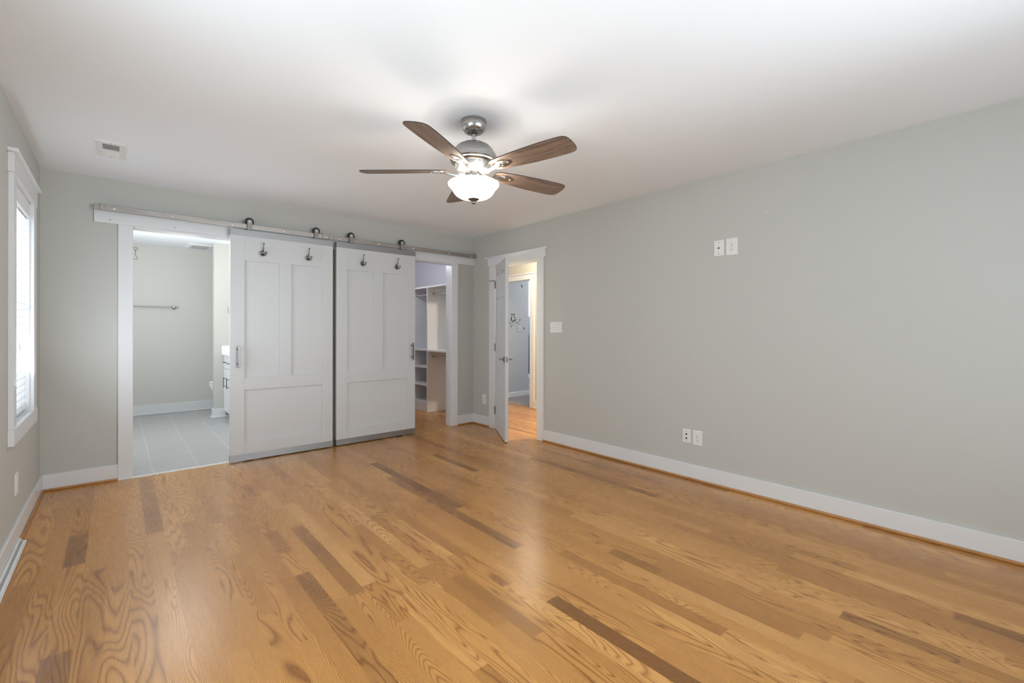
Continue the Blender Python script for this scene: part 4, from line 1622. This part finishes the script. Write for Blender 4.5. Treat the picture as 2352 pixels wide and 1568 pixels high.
owl = thing('owl_decal', 'black vinyl owl sticker perched on a branch decal beyond the hall', 'wall decal', (5.915, KY, 1.46))
bm = new_bm()
body = [(5.866, 1.470), (5.860, 1.440), (5.866, 1.410), (5.885, 1.392), (5.915, 1.386), (5.945, 1.392), (5.962, 1.402), (5.985, 1.398), (5.980, 1.440), (5.962, 1.432), (5.945, 1.415), (5.925, 1.402), (5.905, 1.402), (5.890, 1.414), (5.884, 1.440), (5.890, 1.468)]
prism(bm, body, lambda u, v, q: (u, q, v), DZ, DZ - 0.0008)
prism(bm, [(5.942, 1.455), (5.968, 1.446), (5.960, 1.470), (5.948, 1.482)], lambda u, v, q: (u, q, v), DZ, DZ - 0.0008)
for s in (-1, 1):
    prism(bm, [(5.914 + s * 0.006, 1.508), (5.914 + s * 0.026, 1.500), (5.914 + s * 0.038, 1.515), (5.914 + s * 0.039, 1.545), (5.914 + s * 0.028, 1.528), (5.914 + s * 0.010, 1.524)], lambda u, v, q: (u, q, v), DZ, DZ - 0.0008)
    leaf(bm, 5.914 + s * 0.015, 1.386, 0.014, 0.012, math.pi / 2)
prism(bm, [(5.908, 1.496), (5.920, 1.496), (5.914, 1.484)], lambda u, v, q: (u, q, v), DZ, DZ - 0.0008)
stroke(bm, [(5.882, 1.476), (5.878, 1.492), (5.880, 1.512)], [0.005, 0.006, 0.005])
stroke(bm, [(5.944, 1.476), (5.950, 1.492), (5.948, 1.512)], [0.005, 0.006, 0.005])
stroke(bm, [(5.886, 1.476), (5.914, 1.470), (5.942, 1.476)], [0.004, 0.005, 0.004])
obj('body', bm, M['decal'], owl, world=True)
br_ = thing('branch_decal', 'dark leafy branch sticker under the owl decal', 'wall decal', (5.95, KY, 1.36))
bm = new_bm()
stroke(bm, [(5.76, 1.385), (5.81, 1.368), (5.85, 1.345), (5.91, 1.322), (5.96, 1.318)], [0.009, 0.009, 0.008, 0.006, 0.003])
stroke(bm, [(5.80, 1.370), (5.88, 1.368), (5.95, 1.366), (6.01, 1.372)], [0.004, 0.006, 0.006, 0.008])
stroke(bm, [(5.97, 1.376), (6.02, 1.371), (6.05, 1.385), (6.08, 1.398)], [0.005, 0.009, 0.007, 0.004])
stroke(bm, [(6.02, 1.366), (6.05, 1.348), (6.085, 1.330)], [0.008, 0.007, 0.003])
stroke(bm, [(6.13, 1.310), (6.165, 1.285), (6.195, 1.255)], [0.003, 0.006, 0.004])
stroke(bm, [(5.80, 1.425), (5.825, 1.405), (5.835, 1.39)], [0.006, 0.006, 0.003])
stem_ = obj('stem', bm, M['decal_grey'], br_, world=True)
for (x, z, l_, w_, a_, m_) in ((5.866, 1.298, 0.044, 0.022, 1.75, 'decal'), (6.082, 1.420, 0.050, 0.026, 0.85, 'decal_grey'), (6.186, 1.262, 0.052, 0.020, -1.05, 'decal'), (6.131, 2.050, 0.062, 0.034, -1.1, 'decal')):
    if z > 2:
        t = thing('leaf_decal', 'single falling leaf sticker high above the owl decal', 'wall decal', (x, KY, z))
        bm = new_bm()
        leaf(bm, x, z, l_, w_, a_)
        obj('leaf', bm, M[m_], t, world=True)
    else:
        bm = new_bm()
        leaf(bm, x, z, l_, w_, a_)
        obj('leaf', bm, M[m_], br_, world=True)
# mountain mural on the far wall (faces -X)
mx_ = 8.4195
mu = thing('mountain_mural', 'slate blue mountain mural with snowy peaks on the far wall', 'mural', (8.42, 3.6, 0.9))
bm = new_bm()
out = [(1.8, 0.12), (4.55, 0.12), (4.55, 1.30), (4.2, 1.52), (3.95, 1.66), (3.80, 1.57), (3.72, 1.63), (3.69, 1.60), (3.665, 1.615), (3.645, 1.55), (3.62, 1.60), (3.60, 1.592), (3.50, 1.48), (3.2, 1.2), (2.8, 1.38), (2.3, 1.0), (1.8, 0.8)]
prism(bm, out, lambda u, v, q: (q, u, v), mx_ - 0.0008, mx_)
obj('peak', bm, M['mural_light'], mu, world=True)
bm = new_bm()
out = [(1.8, 0.12), (4.55, 0.12), (4.55, 0.5), (3.98, 0.55), (3.69, 1.003), (3.597, 1.177), (3.35, 1.45), (3.1, 1.25), (2.6, 0.9), (1.8, 0.6)]
prism(bm, out, lambda u, v, q: (q, u, v), mx_ - 0.0016, mx_ - 0.0008)
obj('foothill', bm, M['mural_dark'], mu, world=True)
